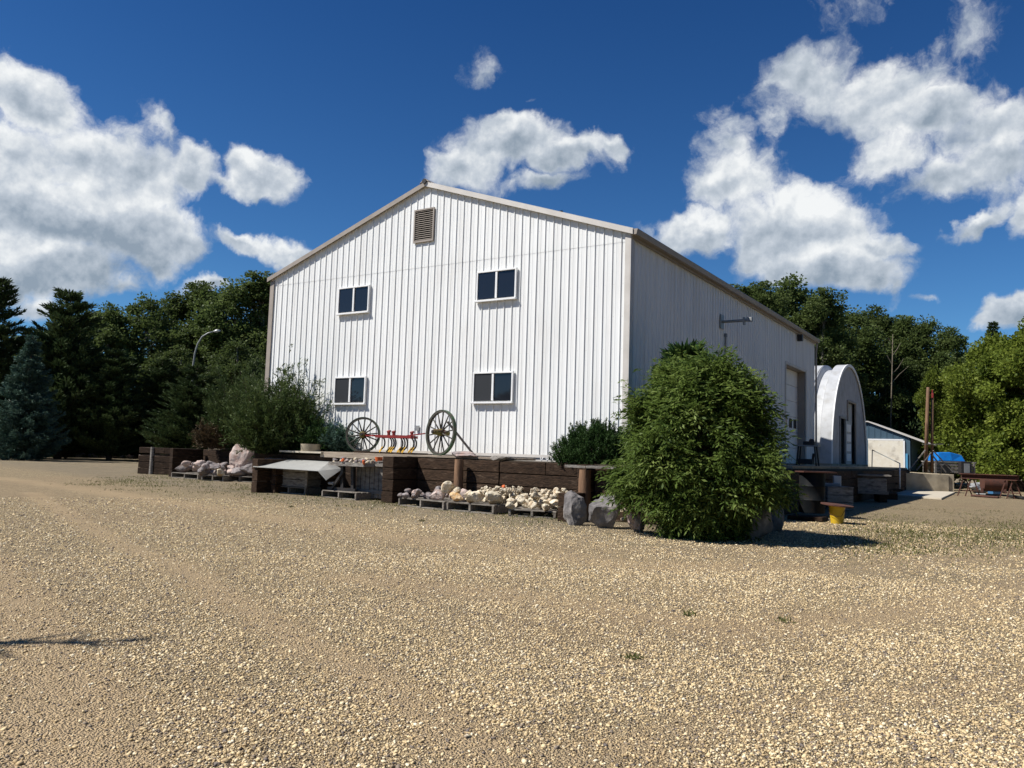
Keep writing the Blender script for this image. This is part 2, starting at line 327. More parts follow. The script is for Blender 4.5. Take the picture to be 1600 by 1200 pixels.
def np_mesh(name, V, nq, m, parent=None, tint=None, per=4):
    me = bpy.data.meshes.new(name); V = np.asarray(V, dtype=np.float32); nf = nq
    me.vertices.add(len(V)); me.vertices.foreach_set('co', V.ravel())
    me.loops.add(nf*per); me.loops.foreach_set('vertex_index', np.arange(nf*per, dtype=np.int32))
    me.polygons.add(nf); me.polygons.foreach_set('loop_start', np.arange(0, nf*per, per, dtype=np.int32))
    me.update(calc_edges=True)
    if tint is not None:
        a = me.attributes.new('tint', 'FLOAT', 'FACE'); a.data.foreach_set('value', np.asarray(tint, dtype=np.float32))
    me.materials.append(m); o = bpy.data.objects.new(name, me); COL.objects.link(o)
    if parent: o.parent = parent
    return o
def unit(a): return a/np.maximum(np.linalg.norm(a, axis=-1, keepdims=True), 1e-9)
def leaves(P, Dr, ln, wd, rng, flat=.0):
    """diamond leaves: base at P, pointing along Dr, random roll; returns (n*4,3)"""
    n = len(P); Dr = unit(Dr); q = rng.normal(size=(n, 3))
    if flat: q[:, :2] *= (1-flat)
    side = unit(np.cross(Dr, q)); ln = np.broadcast_to(ln, (n,))[:, None]; wd = np.broadcast_to(wd, (n,))[:, None]
    nor = np.cross(side, Dr)
    mid = P+Dr*ln*.45+nor*ln*.06
    return np.stack([P, mid+side*wd/2, P+Dr*ln, mid-side*wd/2], 1).reshape(-1, 3)
ICO = {}
def ico(sub):
    if sub in ICO: return ICO[sub]
    import bmesh
    b = bmesh.new(); bmesh.ops.create_icosphere(b, subdivisions=sub, radius=1)
    V = np.array([v.co[:] for v in b.verts]); Fc = [tuple(v.index for v in f.verts) for f in b.faces]; b.free(); ICO[sub] = (V, Fc); return ICO[sub]
from mathutils import noise as mnoise
def rock_mesh(name, seed, dims, m, sub=3, rough=.28, cuts=7, smooth=False):
    V, Fc = ico(sub); rg = np.random.default_rng(seed); V = V.copy()
    for _ in range(cuts):                     # broken faces
        d = unit(rg.normal(size=3)); h = rg.uniform(.52, .82); over = V@d-h; V = V-np.outer(np.maximum(over, 0)*1.0, d)
    for i in range(len(V)):
        p = Vector(V[i]*1.3)+Vector((seed*3.1, 0, 0)); V[i] *= 1+rough*mnoise.noise(p)+rough*.4*mnoise.noise(p*3)
    V = V/np.abs(V).max(0)*np.array(dims)/2
    me = bpy.data.meshes.new(name); me.from_pydata([tuple(v) for v in V], [], Fc); me.materials.append(m); me.update()
    for p in me.polygons: p.use_smooth = smooth
    return me
def obj(name, me, loc=(0, 0, 0), rot=(0, 0, 0), scale=(1, 1, 1)):
    o = bpy.data.objects.new(name, me); COL.objects.link(o); o.location = tuple(map(float, loc)); o.rotation_euler = rot; o.scale = scale; return o

# ------------------------------------------------------------------ ground
def gravel_material():
    m = bpy.data.materials.new('river_gravel'); m.use_nodes = True; t = m.node_tree; n = t.nodes; l = t.links; p = n['Principled BSDF']
    p.inputs['Roughness'].default_value = .85; p.inputs['Specular IOR Level'].default_value = .25
    c = n.new('ShaderNodeTexCoord'); ob = c.outputs['Object']
    def ns(s, d=5, r=.6, st=None):
        q = n.new('ShaderNodeTexNoise'); q.inputs['Scale'].default_value = s; q.inputs['Detail'].default_value = d; q.inputs['Roughness'].default_value = r
        if st:
            mp = n.new('ShaderNodeMapping'); mp.inputs['Scale'].default_value = st; mp.inputs['Rotation'].default_value = (0, 0, rad(28)); l.new(ob, mp.inputs[0]); l.new(mp.outputs[0], q.inputs[0])
        else: l.new(ob, q.inputs[0])
        return q.outputs['Fac']
    def mr(x, a, b, c_=0, d=1, sm=True):
        q = n.new('ShaderNodeMapRange'); q.interpolation_type = 'SMOOTHSTEP' if sm else 'LINEAR'
        for i, y in enumerate((a, b, c_, d)): q.inputs[1+i].default_value = y
        l.new(x, q.inputs[0]); return q.outputs[0]
    def mix(f, a, b, bt='MIX'):
        q = n.new('ShaderNodeMix'); q.data_type = 'RGBA'; q.blend_type = bt
        for s, x in ((0, f), (6, a), (7, b)):
            if isinstance(x, (int, float)): q.inputs[s].default_value = x
            elif isinstance(x, tuple): q.inputs[s].default_value = (*x, 1)
            else: l.new(x, q.inputs[s])
        return q.outputs[2]
    def vor(s, f='F1'):
        v = n.new('ShaderNodeTexVoronoi'); v.feature = f; v.inputs['Scale'].default_value = s; l.new(ob, v.inputs['Vector']); return v
    # stones in two sizes, each stone its own colour
    outc = None
    def stones(s):
        v = vor(s); sp = n.new('ShaderNodeSeparateColor'); l.new(v.outputs['Color'], sp.inputs[0])
        r = n.new('ShaderNodeValToRGB'); r.color_ramp.interpolation = 'LINEAR'
        e = r.color_ramp.elements; e[0].position = 0; e[0].color = (.10, .08, .065, 1); e[1].position = 1; e[1].color = (.66, .56, .38, 1)
        for pos, col in ((.18, (.25, .185, .12)), (.42, (.44, .325, .17)), (.7, (.57, .435, .24)), (.88, (.67, .535, .32))):
            q = e.new(pos); q.color = (*col, 1)
        l.new(sp.outputs[0], r.inputs[0]); return r.outputs[0], v.outputs['Distance']
    ca, da = stones(74); cb, db = stones(140)
    f = mr(ns(9, 3), .42, .58)
    col = mix(f, ca, cb)
    # dark joints
    ja = mr(da, .35, .75, 1, .42); 
    q = n.new('ShaderNodeVectorMath')
    col = mix(.55, col, mix(1.0, col, ja, 'MULTIPLY'))
    # sandy fines pressed in by wheels, browner patches
    vc = vor(24); sc2 = n.new('ShaderNodeSeparateColor'); l.new(vc.outputs['Color'], sc2.inputs[0])
    col = mix(1.0, col, mr(sc2.outputs[1], 0, 1, .80, 1.22, False), 'MULTIPLY'); vd = vor(9); sc3 = n.new('ShaderNodeSeparateColor'); l.new(vd.outputs['Color'], sc3.inputs[0]); col = mix(1.0, col, mr(sc3.outputs[2], 0, 1, .90, 1.12, False), 'MULTIPLY')
    sx = n.new('ShaderNodeSeparateXYZ'); l.new(ob, sx.inputs[0])
    def mth(op, a, b=0):
        q = n.new('ShaderNodeMath'); q.operation = op
        for i, x in enumerate((a, b)):
            if isinstance(x, (int, float)): q.inputs[i].default_value = x
            else: l.new(x, q.inputs[i])
        return q.outputs[0]
    X_, Y_ = sx.outputs[0], sx.outputs[1]; xa_, ya_ = mth('ADD', X_, 5), mth('SUBTRACT', Y_, 9)
    dd = mth('SQRT', mth('ADD', mth('MULTIPLY', xa_, xa_), mth('MULTIPLY', ya_, ya_)))
    dd = mth('ADD', dd, mth('ADD', mth('MULTIPLY', mth('SINE', mth('MULTIPLY', X_, .45)), .5), mth('MULTIPLY', mth('SINE', mth('MULTIPLY', Y_, 1.1)), .25)))
    bd = mth('ADD', mth('MULTIPLY', mth('SINE', mth('MULTIPLY', dd, 1.35)), .5), mth('ADD', mth('MULTIPLY', mth('SINE', mth('ADD', mth('MULTIPLY', dd, 3.4), 1)), .35), mth('MULTIPLY', mth('SINE', mth('ADD', mth('MULTIPLY', dd, .55), 2)), .4)))
    bd = mth('ADD', bd, mth('MULTIPLY', mth('SUBTRACT', ns(1.3, 6, .65), .5), 2.2))
    col = mix(mr(bd, .5, -.9, 0, .35), col, (.40, .285, .165))
    at = n.new('ShaderNodeAttribute'); at.attribute_name = 'track'; tk_ = mr(mth('ADD', at.outputs['Fac'], mth('MULTIPLY', mth('SUBTRACT', ns(4, 6, .7), .5), 1.1)), .1, .9); col = mix(mth('MULTIPLY', tk_, .80), col, (.52, .38, .22))
    col = mix(mr(ns(.23, 6), .50, .68, 0, .45), col, (.34, .24, .14))
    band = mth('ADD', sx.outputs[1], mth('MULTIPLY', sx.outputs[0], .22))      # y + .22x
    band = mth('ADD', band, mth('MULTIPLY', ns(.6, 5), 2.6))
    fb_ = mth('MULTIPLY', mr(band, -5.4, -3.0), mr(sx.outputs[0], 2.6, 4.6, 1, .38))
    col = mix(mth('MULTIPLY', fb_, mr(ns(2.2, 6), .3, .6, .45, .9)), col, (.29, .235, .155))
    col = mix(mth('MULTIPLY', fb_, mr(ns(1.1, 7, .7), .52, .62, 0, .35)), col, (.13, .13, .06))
    l.new(col, p.inputs['Base Color'])
    h = mth('ADD', mth('MULTIPLY', mr(da, 0, .8, 1, 0), .7), mth('MULTIPLY', mr(db, 0, .8, 1, 0), .35))
    h = mth('ADD', h, mth('MULTIPLY', ns(160, 3), .25))
    b = n.new('ShaderNodeBump'); b.inputs['Strength'].default_value = 1.0; b.inputs['Distance'].default_value = .03; l.new(h, b.inputs['Height']); l.new(b.outputs[0], p.inputs['Normal'])
    return m
MT['gravel'] = gravel_material()
TRK = [([(50, 770), (125, 815), (200, 855), (280, 885), (350, 935), (425, 975), (500, 1020), (575, 1050), (650, 1100), (760, 1190)], .17, 1.0),
       ([(150, 1300), (120, 1180), (85, 1060), (40, 960), (-40, 880), (-200, 800)], .28, 1.0),
       ([(560, 905), (800, 930), (1000, 962), (1150, 985), (1400, 962), (1600, 915), (1800, 880)], .34, .9),
       ([(-100, 735), (100, 760), (300, 790), (700, 850), (1000, 885), (1300, 885), (1700, 860)], .45, .8),
       ([(0, 1010), (300, 1090), (520, 1180), (700, 1330)], .2, .5), ([(900, 1180), (1200, 1110), (1500, 1080), (1800, 1060)], .2, .6)]
def track_mask(P):
    m = np.zeros(len(P))
    for pts, w, s in TRK:
        Q = np.array([G(*q)[:2] for q in pts]); dm = np.full(len(P), 1e9)
        for a, c in zip(Q[:-1], Q[1:]):
            v = c-a; t = np.clip(((P[:, :2]-a)@v)/(v@v), 0, 1); dm = np.minimum(dm, np.linalg.norm(P[:, :2]-(a+t[:, None]*v), axis=1))
        m = np.maximum(m, s*np.exp(-(dm/w)**2/2))
    return m
gx_ = np.concatenate([[-700, -200, -80], np.arange(-32, 22, .2), [40, 120, 700]]); gy_ = np.concatenate([[-500, -120, -40], np.arange(-22, 14, .2), [25, 60, 200, 900]])
XX, YY = np.meshgrid(gx_, gy_); PV = np.stack([XX.ravel(), YY.ravel(), np.zeros(XX.size)], 1); nx_, ny_ = len(gx_), len(gy_)
ii, jj = np.meshgrid(np.arange(nx_-1), np.arange(ny_-1)); k0 = (jj*nx_+ii).ravel(); FQ = np.stack([k0, k0+1, k0+nx_+1, k0+nx_], 1)
me = bpy.data.meshes.new('ground'); me.from_pydata(PV.tolist(), [], FQ.tolist()); at_ = me.attributes.new('track', 'FLOAT', 'POINT'); at_.data.foreach_set('value', track_mask(PV).astype(np.float32)); me.materials.append(MT['gravel']); me.update()
go_ = bpy.data.objects.new('ground', me); COL.objects.link(go_); tag(go_, 'pale brown gravel yard with faint curved wheel tracks', kind='structure')

# loose pebbles lying on the yard, scattered as instances
def pebble_mat(name):
    m = bpy.data.materials.new(name); m.use_nodes = True; n = m.node_tree.nodes; l = m.node_tree.links; p = n['Principled BSDF']
    oi = n.new('ShaderNodeObjectInfo'); r = n.new('ShaderNodeValToRGB'); e = r.color_ramp.elements
    e[0].color = (.11, .09, .08, 1); e[1].color = (.78, .69, .50, 1)
    for pos, col in ((.15, (.23, .18, .13)), (.32, (.41, .295, .15)), (.58, (.57, .425, .225)), (.85, (.70, .555, .32))):
        q = e.new(pos); q.color = (*col, 1)
    l.new(oi.outputs['Random'], r.inputs[0]); l.new(r.outputs[0], p.inputs['Base Color']); p.inputs['Roughness'].default_value = .75; return m
PM = pebble_mat('pebbles'); pcol = bpy.data.collections.new('pebble_shapes')
for i in range(6):
    V, Fc = ico(1); rg = np.random.default_rng(50+i); V = V*(1+.22*rg.normal(size=(len(V), 1)))*np.array([1, .75, .55])
    me = bpy.data.meshes.new('pebble'); me.from_pydata([tuple(v) for v in V], [], Fc); me.materials.append(PM)
    for q in me.polygons: q.use_smooth = True
    pcol.objects.link(bpy.data.objects.new('pebble', me))
def scatter_points():
    out = []
    for (r0, r1, den) in ((1.2, 4.5, 6600), (4.5, 7, 5000), (7, 10, 3000), (10, 14, 1300), (14, 20, 520)):
        a = rad(84 if r1 < 8 else 60); area = a*(r1*r1-r0*r0); n = int(area*den)
        r = np.sqrt(RNG.uniform(r0*r0, r1*r1, n)); th = YAW+RNG.uniform(-a, a, n)
        P = np.stack([CAM[0]+r*np.sin(th), CAM[1]+r*np.cos(th), np.full(n, .002)], 1); yl = np.where(P[:, 0] > 2.9, 14.0, -2.9); out.append(P[RNG.uniform(0, 1, n) < np.clip((yl-P[:, 1])/np.where(P[:, 0] > 2.9, 8, 3.2), 0, 1)])
    return np.concatenate(out)
P = scatter_points()
dd_ = np.hypot(P[:, 0]+5, P[:, 1]-9)+.5*np.sin(P[:, 0]*.45)+.25*np.sin(P[:, 1]*1.1)
band_ = np.sin(dd_*1.35)*.5+np.sin(dd_*3.4+1)*.35+np.sin(dd_*.55+2)*.4
keep2 = np.array([mnoise.noise(Vector((p[0]*.9, p[1]*.9, 9)))+.5*mnoise.noise(Vector((p[0]*3, p[1]*3, 5))) for p in P[:, :2].tolist()])
P = P[RNG.uniform(0, 1, len(P)) < np.clip(.74+band_*.15+keep2*.45, .15, 1)*(1-.74*track_mask(P))]; n = len(P)
me = bpy.data.meshes.new('pebble_points'); me.vertices.add(n); me.vertices.foreach_set('co', P.astype(np.float32).ravel())
sz = np.clip(RNG.lognormal(math.log(.0059), .36, n), .0035, .017)*(1+np.clip(np.hypot(P[:, 0]-CAM[0], P[:, 1]-CAM[1])-6, 0, 12)*.06)
a = me.attributes.new('peb_scale', 'FLOAT', 'POINT'); a.data.foreach_set('value', sz.astype(np.float32))
a = me.attributes.new('peb_rot', 'FLOAT_VECTOR', 'POINT'); a.data.foreach_set('vector', np.stack([RNG.normal(0, .35, n), RNG.normal(0, .35, n), RNG.uniform(0, 6.28, n)], 1).astype(np.float32).ravel())
po = bpy.data.objects.new('pebbles', me); COL.objects.link(po); tag(po, 'loose rounded pebbles scattered over the gravel yard', 'gravel', kind='stuff')
ng = bpy.data.node_groups.new('scatter', 'GeometryNodeTree'); ng.interface.new_socket('Geometry', in_out='INPUT', socket_type='NodeSocketGeometry'); ng.interface.new_socket('Geometry', in_out='OUTPUT', socket_type='NodeSocketGeometry')
gi = ng.nodes.new('NodeGroupInput'); go = ng.nodes.new('NodeGroupOutput'); ip = ng.nodes.new('GeometryNodeInstanceOnPoints'); ci = ng.nodes.new('GeometryNodeCollectionInfo')
ci.inputs[0].default_value = pcol; ci.inputs['Separate Children'].default_value = True; ip.inputs['Pick Instance'].default_value = True
n1 = ng.nodes.new('GeometryNodeInputNamedAttribute'); n1.data_type = 'FLOAT'; n1.inputs[0].default_value = 'peb_scale'
n2 = ng.nodes.new('GeometryNodeInputNamedAttribute'); n2.data_type = 'FLOAT_VECTOR'; n2.inputs[0].default_value = 'peb_rot'
gl = ng.links
gl.new(gi.outputs[0], ip.inputs['Points']); gl.new(ci.outputs[0], ip.inputs['Instance']); gl.new(n1.outputs[0], ip.inputs['Scale']); gl.new(n2.outputs[0], ip.inputs['Rotation']); gl.new(ip.outputs[0], go.inputs[0])
md = po.modifiers.new('scatter', 'NODES'); md.node_group = ng

# raised yard held up by the timber walls
GZ = 1.226; TZ = 1.09
b = MB(); K = AD(399, HZ(399), 29.3); poly = [(-10.3, -.95), (-2.25, -1.1), (-2.25, -1.55), (.3, -1.6), (.3, -2.1), (2.5, -2.1), (2.5, 21.0), (2.1, 31.5), (-2, 60), (-30, 60), (-24, 20), (-19.2, K[1]+.35), (K[0], K[1])]
b.prism(poly, 'z', .002, TZ)
tag(b.build('raised_ground', MT['soil']), 'dark soil fill behind the timber walls', kind='structure')
b = MB(); b.bb(.05, 2.45, 5.0, 20.9, TZ+.004, 1.17); b.prism([(.05, 20.9), (2.45, 20.9), (2.05, 31.2), (.05, 31.2)], 'z', TZ+.004, 1.17)
tag(b.build('apron', MT['concrete']), 'concrete apron along the doors', kind='structure')
b = MB(); A = G(1404, 765); B_ = G(1470, 780)
xs = 2.1
b.prism([tuple(G(*q)[:2]) for q in ((1393, 775), (1471, 781), (1492, 771), (1411, 764))], 'z', .004, .07)
tag(b.build('pavement', MT['slab']), 'pale concrete slab before the low wall', kind='structure')

# ------------------------------------------------------------------ main building
Wd, Ln, HE, HR = 12.2, 18.7, 6.461, 8.527
bld = empty('metal_building', (-6.1, 0, GZ), 'big white ribbed metal shop building with brown trim, on the raised yard', 'building')
RS = Wd/53
def rib_profile(u0, u1):
    out = []; k = 0
    while u0+k*RS < u1-1e-4:
        q = u0+k*RS
        for (a, h) in ((0, 0), (.010, .023), (.026, .023), (.034, 0), (.10, 0), (.108, .004), (.122, .004), (.13, 0)): out.append((q+a, h))
        k += 1
    out.append((u1, 0)); return out
def siding(u0, u1, zb, zt, place, holes=(), off=0):
    b = MB(); pr = rib_profile(u0, u1)
    for (a, ha), (c, hc) in zip(pr[:-1], pr[1:]):
        if c > u1: c = u1
        m = (a+c)/2; z0 = zb; 
        for (h0, h1, hz) in holes:
            if h0 < m < h1: z0 = hz
        b.add([place(a, ha+off, z0), place(c, hc+off, z0), place(c, hc+off, zt(c)), place(a, ha+off, zt(a))], [(0, 1, 2, 3)])
    return b
def ridge(x): return HE+(HR-HE)*(1-abs(x+6.1)/6.1)
LAP = 6.265
siding(-Wd, 0, GZ, lambda x: LAP, lambda u, h, z: (u, -h, z)).build('gable_wall', MT['siding'], bld)
siding(-Wd, 0, LAP-.03, lambda x: ridge(x), lambda u, h, z: (u, -h, z), off=.005).build('upper_gable_wall', MT['siding'], bld)
G0, G1, GT = 13.95, 17.1, 4.93
sw = siding(0, Ln, GZ, lambda y: HE, lambda u, h, z: (h, u, z), holes=((G0, G1, GT),)); sw.build('side_wall', MT['siding'], bld)
siding(0, Ln, GZ, lambda y: HE, lambda u, h, z: (-Wd-h, u, z)).build('side_wall', MT['siding'], bld)
b = MB(); b.prism([(-Wd, GZ), (0, GZ), (0, HE), (-6.1, HR), (-Wd, HE)], 'y', Ln-.03, Ln); b.build('rear_wall', MT['siding'], bld)
b = MB()
b.prism([(-Wd-.12, HE-.02), (-Wd-.12, HE+.05), (-6.1, HR+.09), (-6.1, HR+.02)], 'y', -.10, Ln+.1)
b.prism([(.12, HE-.02), (-6.1, HR+.02), (-6.1, HR+.09), (.12, HE+.05)], 'y', -.10, Ln+.1); rf = b.build('roof', MT['roofm'], bld)
b = MB(); b.prism([(-6.28, HR+.035), (-6.1, HR+.16), (-5.92, HR+.035), (-6.1, HR+.095)], 'y', -.14, Ln+.12); b.build('ridge_cap', MT['tan'], rf)
b = MB(); b.tube([(-6.1, -.17, HR+.07), (-6.1, -.12, HR+.07)], .07, 12); b.build('ridge_end', MT['black'], rf)
for s, mt in ((-1, 'tan'), (1, 'tanlight')):
    b = MB(); x1 = -6.1+s*6.22; t = .13
    b.prism([(-6.1, HR+.075), (x1, HE+.035), (x1, HE+.035-t), (-6.1, HR+.075-t)][::s], 'y', -.125, -.102); b.build('rake_trim', MT[mt], bld)
b = MB(); b.bb(-Wd-.03, -Wd+.12, -.045, -.024, GZ-.02, HE-.06); b.bb(-Wd-.05, -Wd-.031, -.045, .12, GZ-.02, HE-.02); b.build('corner_trim', MT['tan'], bld)
b = MB(); b.bb(-.10, .026, -.047, -.026, GZ-.02, HE-.06); b.bb(.028, .05, -.047, .13, GZ-.02, HE-.06); b.build('corner_trim', MT['tanlight'], bld)
b = MB(); b.bb(.03, .075, -.03, Ln+.03, HE-.16, HE-.03); b.build('eave_trim', MT['tan'], bld)
b = MB(); b.prism([(.08, HE-.1), (.20, HE-.1), (.23, HE+.01), (.23, HE+.03), (.08, HE+.03)], 'y', -.1, Ln+.1); b.build('gutter', MT['tan'], bld)
b = MB(); b.bb(-Wd-.02, .03, -.05, -.026, GZ-.05, GZ+.02); b.bb(-Wd, 0, -.02, .1, GZ-.3, GZ-.002); b.build('base_trim', MT['tanlight'], bld)
b = MB(); b.bb(-.05, .022, .0, G0, GZ-.3, GZ-.002); b.bb(-.05, .022, G1, Ln, GZ-.3, GZ-.002); b.build('foundation', MT['concrete'], bld)
# garage door, set back in its opening
b = MB(); gx = -.30
for k in range(6):
    z0 = GZ-.02+k*.62; b.bb(gx-.04, gx, G0, G1, z0+.006, z0+.614)
gd = b.build('garage_door', MT['white'], bld, bevel=.008)
for y in (14.35, 15.15, 15.95, 16.65):
    b = MB(); b.bb(gx+.002, gx+.012, y-.22, y+.22, 2.62, 2.98); b.build('door_window', MT['glass'], gd, bevel=.004)
b = MB(); b.bb(gx-.04, .0, G1+.001, G1+.06, GZ, GT); b.bb(gx-.04, 0, G0-.06, G0-.001, GZ, GT); b.bb(gx-.04, 0, G0-.06, G1+.06, GT+.001, GT+.06); b.build('door_jamb', MT['tan'], bld)
b = MB(); b.bb(.024, .045, G1, G1+.10, GZ, GT+.1); b.bb(.024, .045, G0-.10, G0, GZ, GT+.1); b.bb(.024, .044, G0, G1, GT, GT+.1); b.build('door_frame', MT['tanlight'], bld)
# four sliding windows
def window(x0, z0, w=1.22, h=.771, lab=None):
    b = MB(); t = .042; y0, y1 = -.085, -.024
    b.bb(x0, x0+w, y0, y1, z0+h-t, z0+h); b.bb(x0, x0+t, y0, y1, z0+.001, z0+h-t-.001); b.bb(x0+w-t, x0+w, y0, y1, z0+.001, z0+h-t-.001)
    b.bb(x0+w/2-.03, x0+w/2+.03, y0+.01, y1, z0+t, z0+h-t-.002)
    wf = b.build('window', MT['white'], bld, bevel=.004)
    b = MB(); b.bb(x0-.03, x0+w+.01, y0-.035, y1, z0-.035, z0+.012); b.build('sill', MT['white'], wf, bevel=.004)
    b = MB(); b.bb(x0+w/2+.031, x0+w-t-.001, -.045, -.03, z0+.04, z0+h-t-.001); b.build('pane', MT['glass'], wf)
    b = MB(); b.bb(x0+t+.001, x0+w/2-.031, -.06, -.052, z0+.04, z0+h-t-.001); b.build('insect_screen', MT['glass' if z0 > 4 else 'screen'], wf)
    tag(wf, lab)
for x0, z0, lb in ((-9.236, 5.143, 'upper left window'), (-4.272, 5.143, 'upper right window'), (-9.209, 2.526, 'lower left window'), (-4.278, 2.526, 'lower right window')): window(x0, z0, lab=lb)
# louvre
b = MB(); x0, x1, z0, z1 = -6.48, -5.78, 6.93, 7.86
for q in ((x0, x1, z0, z0+.05), (x0, x1, z1-.04, z1)): b.bb(q[0], q[1], -.07, -.026, q[2], q[3])
for q in ((x0, x0+.04), (x1-.04, x1)): b.bb(q[0], q[1], -.07, -.026, z0+.051, z1-.041)
lv = b.build('gable_vent', MT['tan'], bld)
b = MB()
for k in range(15):
    z = z0+.08+k*(z1-z0-.14)/14; b.box(((x0+x1)/2, -.045, z), (x1-x0-.082, .045, .006), rx=rad(40))
b.build('louvre', MT['tan'], lv)
b = MB(); b.bb(x0+.04, x1-.04, -.03, -.0262, z0+.05, z1-.04); b.build('backing', MT['dark'], lv)
b = MB(); b.bb(-6.13, -6.01, -.05, -.024, 1.78, 1.92); b.build('outlet_box', MT['grey'], bld, bevel=.005)
# side wall fittings
b = MB(); b.tube([(.02, 6.5, 5.36), (.78, 6.5, 5.36)], .045, 10); b.box((.035, 6.5, 5.36), (.03, .28, .42)); b.box((.70, 6.5, 5.34), (.06, .1, .22)); lb = b.build('lamp_bracket', MT['oldpole'], bld)
b = MB(); b.box((.86, 6.5, 5.38), (.16, .13, .12)); b.build('lamp_head', MT['grey'], lb, bevel=.01)
b = MB(); b.tube([(.05, 6.8, 4.98), (.05, 6.8, 2.0)], .03, 8); b.box((.05, 6.8, 5.0), (.08, .08, .1)); b.build('conduit', MT['grey'], bld)
b = MB(); b.box((.13, 15.7, 6.15), (.2, .16, .26)); b.build('floodlight', MT['black'], bld, bevel=.01)
b = MB(); b.tube([(.12, Ln+.05, HE-.02), (.1, Ln+.05, HE-.25), (.07, Ln+.05, HE-.5), (.07, Ln+.05, 1.3)], .04, 8); b.build('downspout', MT['tan'], bld)
b = MB(); v1 = (-2.2, .6, ridge(-2.2)); b.tube([(-2.2, .6, ridge(-2.2)), (-2.2, .6, ridge(-2.2)+.22)], .05, 10); b.build('roof_vent', MT['black'], rf)

# ------------------------------------------------------------------ quonset hut
QY0, QY1, QB, QT = 21.9, 31.0, 1.24, 6.2
qh = empty('quonset_hut', (-4, 26.45, QB), 'arched white steel quonset hut behind the big shop', 'building')
cyq = (QY0+QY1)/2; rq = (QY1-QY0)/2
def arch(th, dr=0):    # th 0 near side .. pi far side
    c, s = math.cos(th), math.sin(th); return (cyq-(rq+dr)*c*(1+.0*s), QB+.02+(QT-QB-.02+dr)*(s**.92 if s > 0 else 0))
nth = 40
b = MB(); xs = []; x = 0.06; first = True
pitch = 1.15
xc = .08
prof = [(xc, .0)]
k = 0
while xc > -14:
    # each panel: raised barrel, then a valley
    for (dx, dr) in ((.0, .0), (.02, .05), (.50, .05), (.56, -.06), (.60, -.2), (.95, -.2), (1.0, -.06), (1.05, .05)):
        prof.append((xc-dx, dr))
    xc -= 1.10
rows = []
for (x, dr) in prof: rows.append([(x, *arch(math.pi*i/nth, dr)) for i in range(nth+1)])
vs = [p for r in rows for p in r]; nn = nth+1
b.add(vs, [(i*nn+j, i*nn+j+1, (i+1)*nn+j+1, (i+1)*nn+j) for i in range(len(rows)-1) for j in range(nth)])
b.build('arch_shell', MT['quonset'], qh, smooth='auto')
# end wall with ribs, a tall door opening and a side door
def qtop(y):
    c = (cyq-y)/rq; c = max(-1, min(1, c)); return arch(math.acos(c))[1]-.02
D0y, D1y, DZ = 25.9, 27.9, 4.35; S0y, S1y, SZ = 24.0, 25.2, 3.45
siding(QY0+.03, QY1-.03, QB, qtop, lambda u, h, z: (h, u, z), holes=((D0y, D1y, DZ), (S0y, S1y, SZ))).build('end_wall', MT['quonset'], qh)
b = MB()
ring = [[(xx, *arch(math.pi*i/nth, dr)) for i in range(nn)] for (xx, dr) in ((.10, .07), (.10, -.07), (.055, -.07), (.055, .07))]
b.add([p for r in ring for p in r], [((i % 4)*nn+j, (i % 4)*nn+j+1, ((i+1) % 4)*nn+j+1, ((i+1) % 4)*nn+j) for i in range(4) for j in range(nth)])
b.build('arch_trim', MT['white'], qh)
b = MB(); b.bb(-14, .12, QY0-.12, QY1+.12, TZ+.002, QB+.025); b.build('foundation', MT['concrete'], qh)
for (a, c, zt) in ((D0y, D1y, DZ), (S0y, S1y, SZ)):
    b = MB(); b.bb(.0, .07, a-.09, a, QB, zt+.09); b.bb(.0, .07, c, c+.09, QB, zt+.09); b.bb(.0, .069, a, c, zt, zt+.09); b.build('door_frame', MT['tan' if a > 25 else 'grey'], qh)
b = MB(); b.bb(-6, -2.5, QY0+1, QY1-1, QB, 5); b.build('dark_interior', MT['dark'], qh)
b = MB(); b.bb(-.18, -.12, D0y, D1y, 3.25, DZ); b.build('overhead_door', MT['doorgrey'], qh)
b = MB(); dd = Vector((math.cos(rad(-6)), math.sin(rad(-6)), 0))
b.box((.10, S1y+.42, QB+1.08), (.045, .80, 2.12), rz=rad(-8)); dr = b.build('open_door', MT['doorgrey'], qh, bevel=.004)
b = MB()
for k in range(4): b.box((.12, S1y+.42, QB+.35+k*.48), (.05, .6, .36), rz=rad(-8))
b.build('door_panel', MT['white'], dr, bevel=.01)
b = MB(); b.box((-.25, S0y+.45, QB+1.1), (.05, .18, 1.9)); b.build('leaning_board', MT['white'], qh)

# ------------------------------------------------------------------ blue shed
sh = empty('blue_shed', (.9, 35, 1.05), 'low blue shed with sloping roof and cream door, right of the quonset hut', 'shed')
TS = 49.0; A = AD(1357, 735, TS); B_ = AY(1424, 735, A[1])
def ZV(u, v): return CAM[2]+(HZ(u)-v)*TS/FPX*1.0
ux = (B_-A); ux[2] = 0; wl = np.linalg.norm(ux); ux /= wl; uy = np.array([-ux[1], ux[0], 0])
def SP(a, dpt, z): return tuple(A*np.array([1, 1, 0])+ux*a+uy*dpt+np.array([0, 0, z]))
def sbox(b, a0, a1, d0, d1, z0, z1):
    vs = [SP(a, d, z) for z in (z0, z1) for (a, d) in ((a0, d0), (a1, d0), (a1, d1), (a0, d1))]
    return b.add(vs, [(0, 3, 2, 1), (4, 5, 6, 7), (0, 1, 5, 4), (1, 2, 6, 5), (2, 3, 7, 6), (3, 0, 4, 7)])
ZP, ZE = ZV(1357, 660), ZV(1424, 686); DT = ZV(1380, 689)
def slope(a): return ZP-(ZP-ZE)/wl*a
b = MB()
n_ = 16; a0, a1 = -3.0, wl
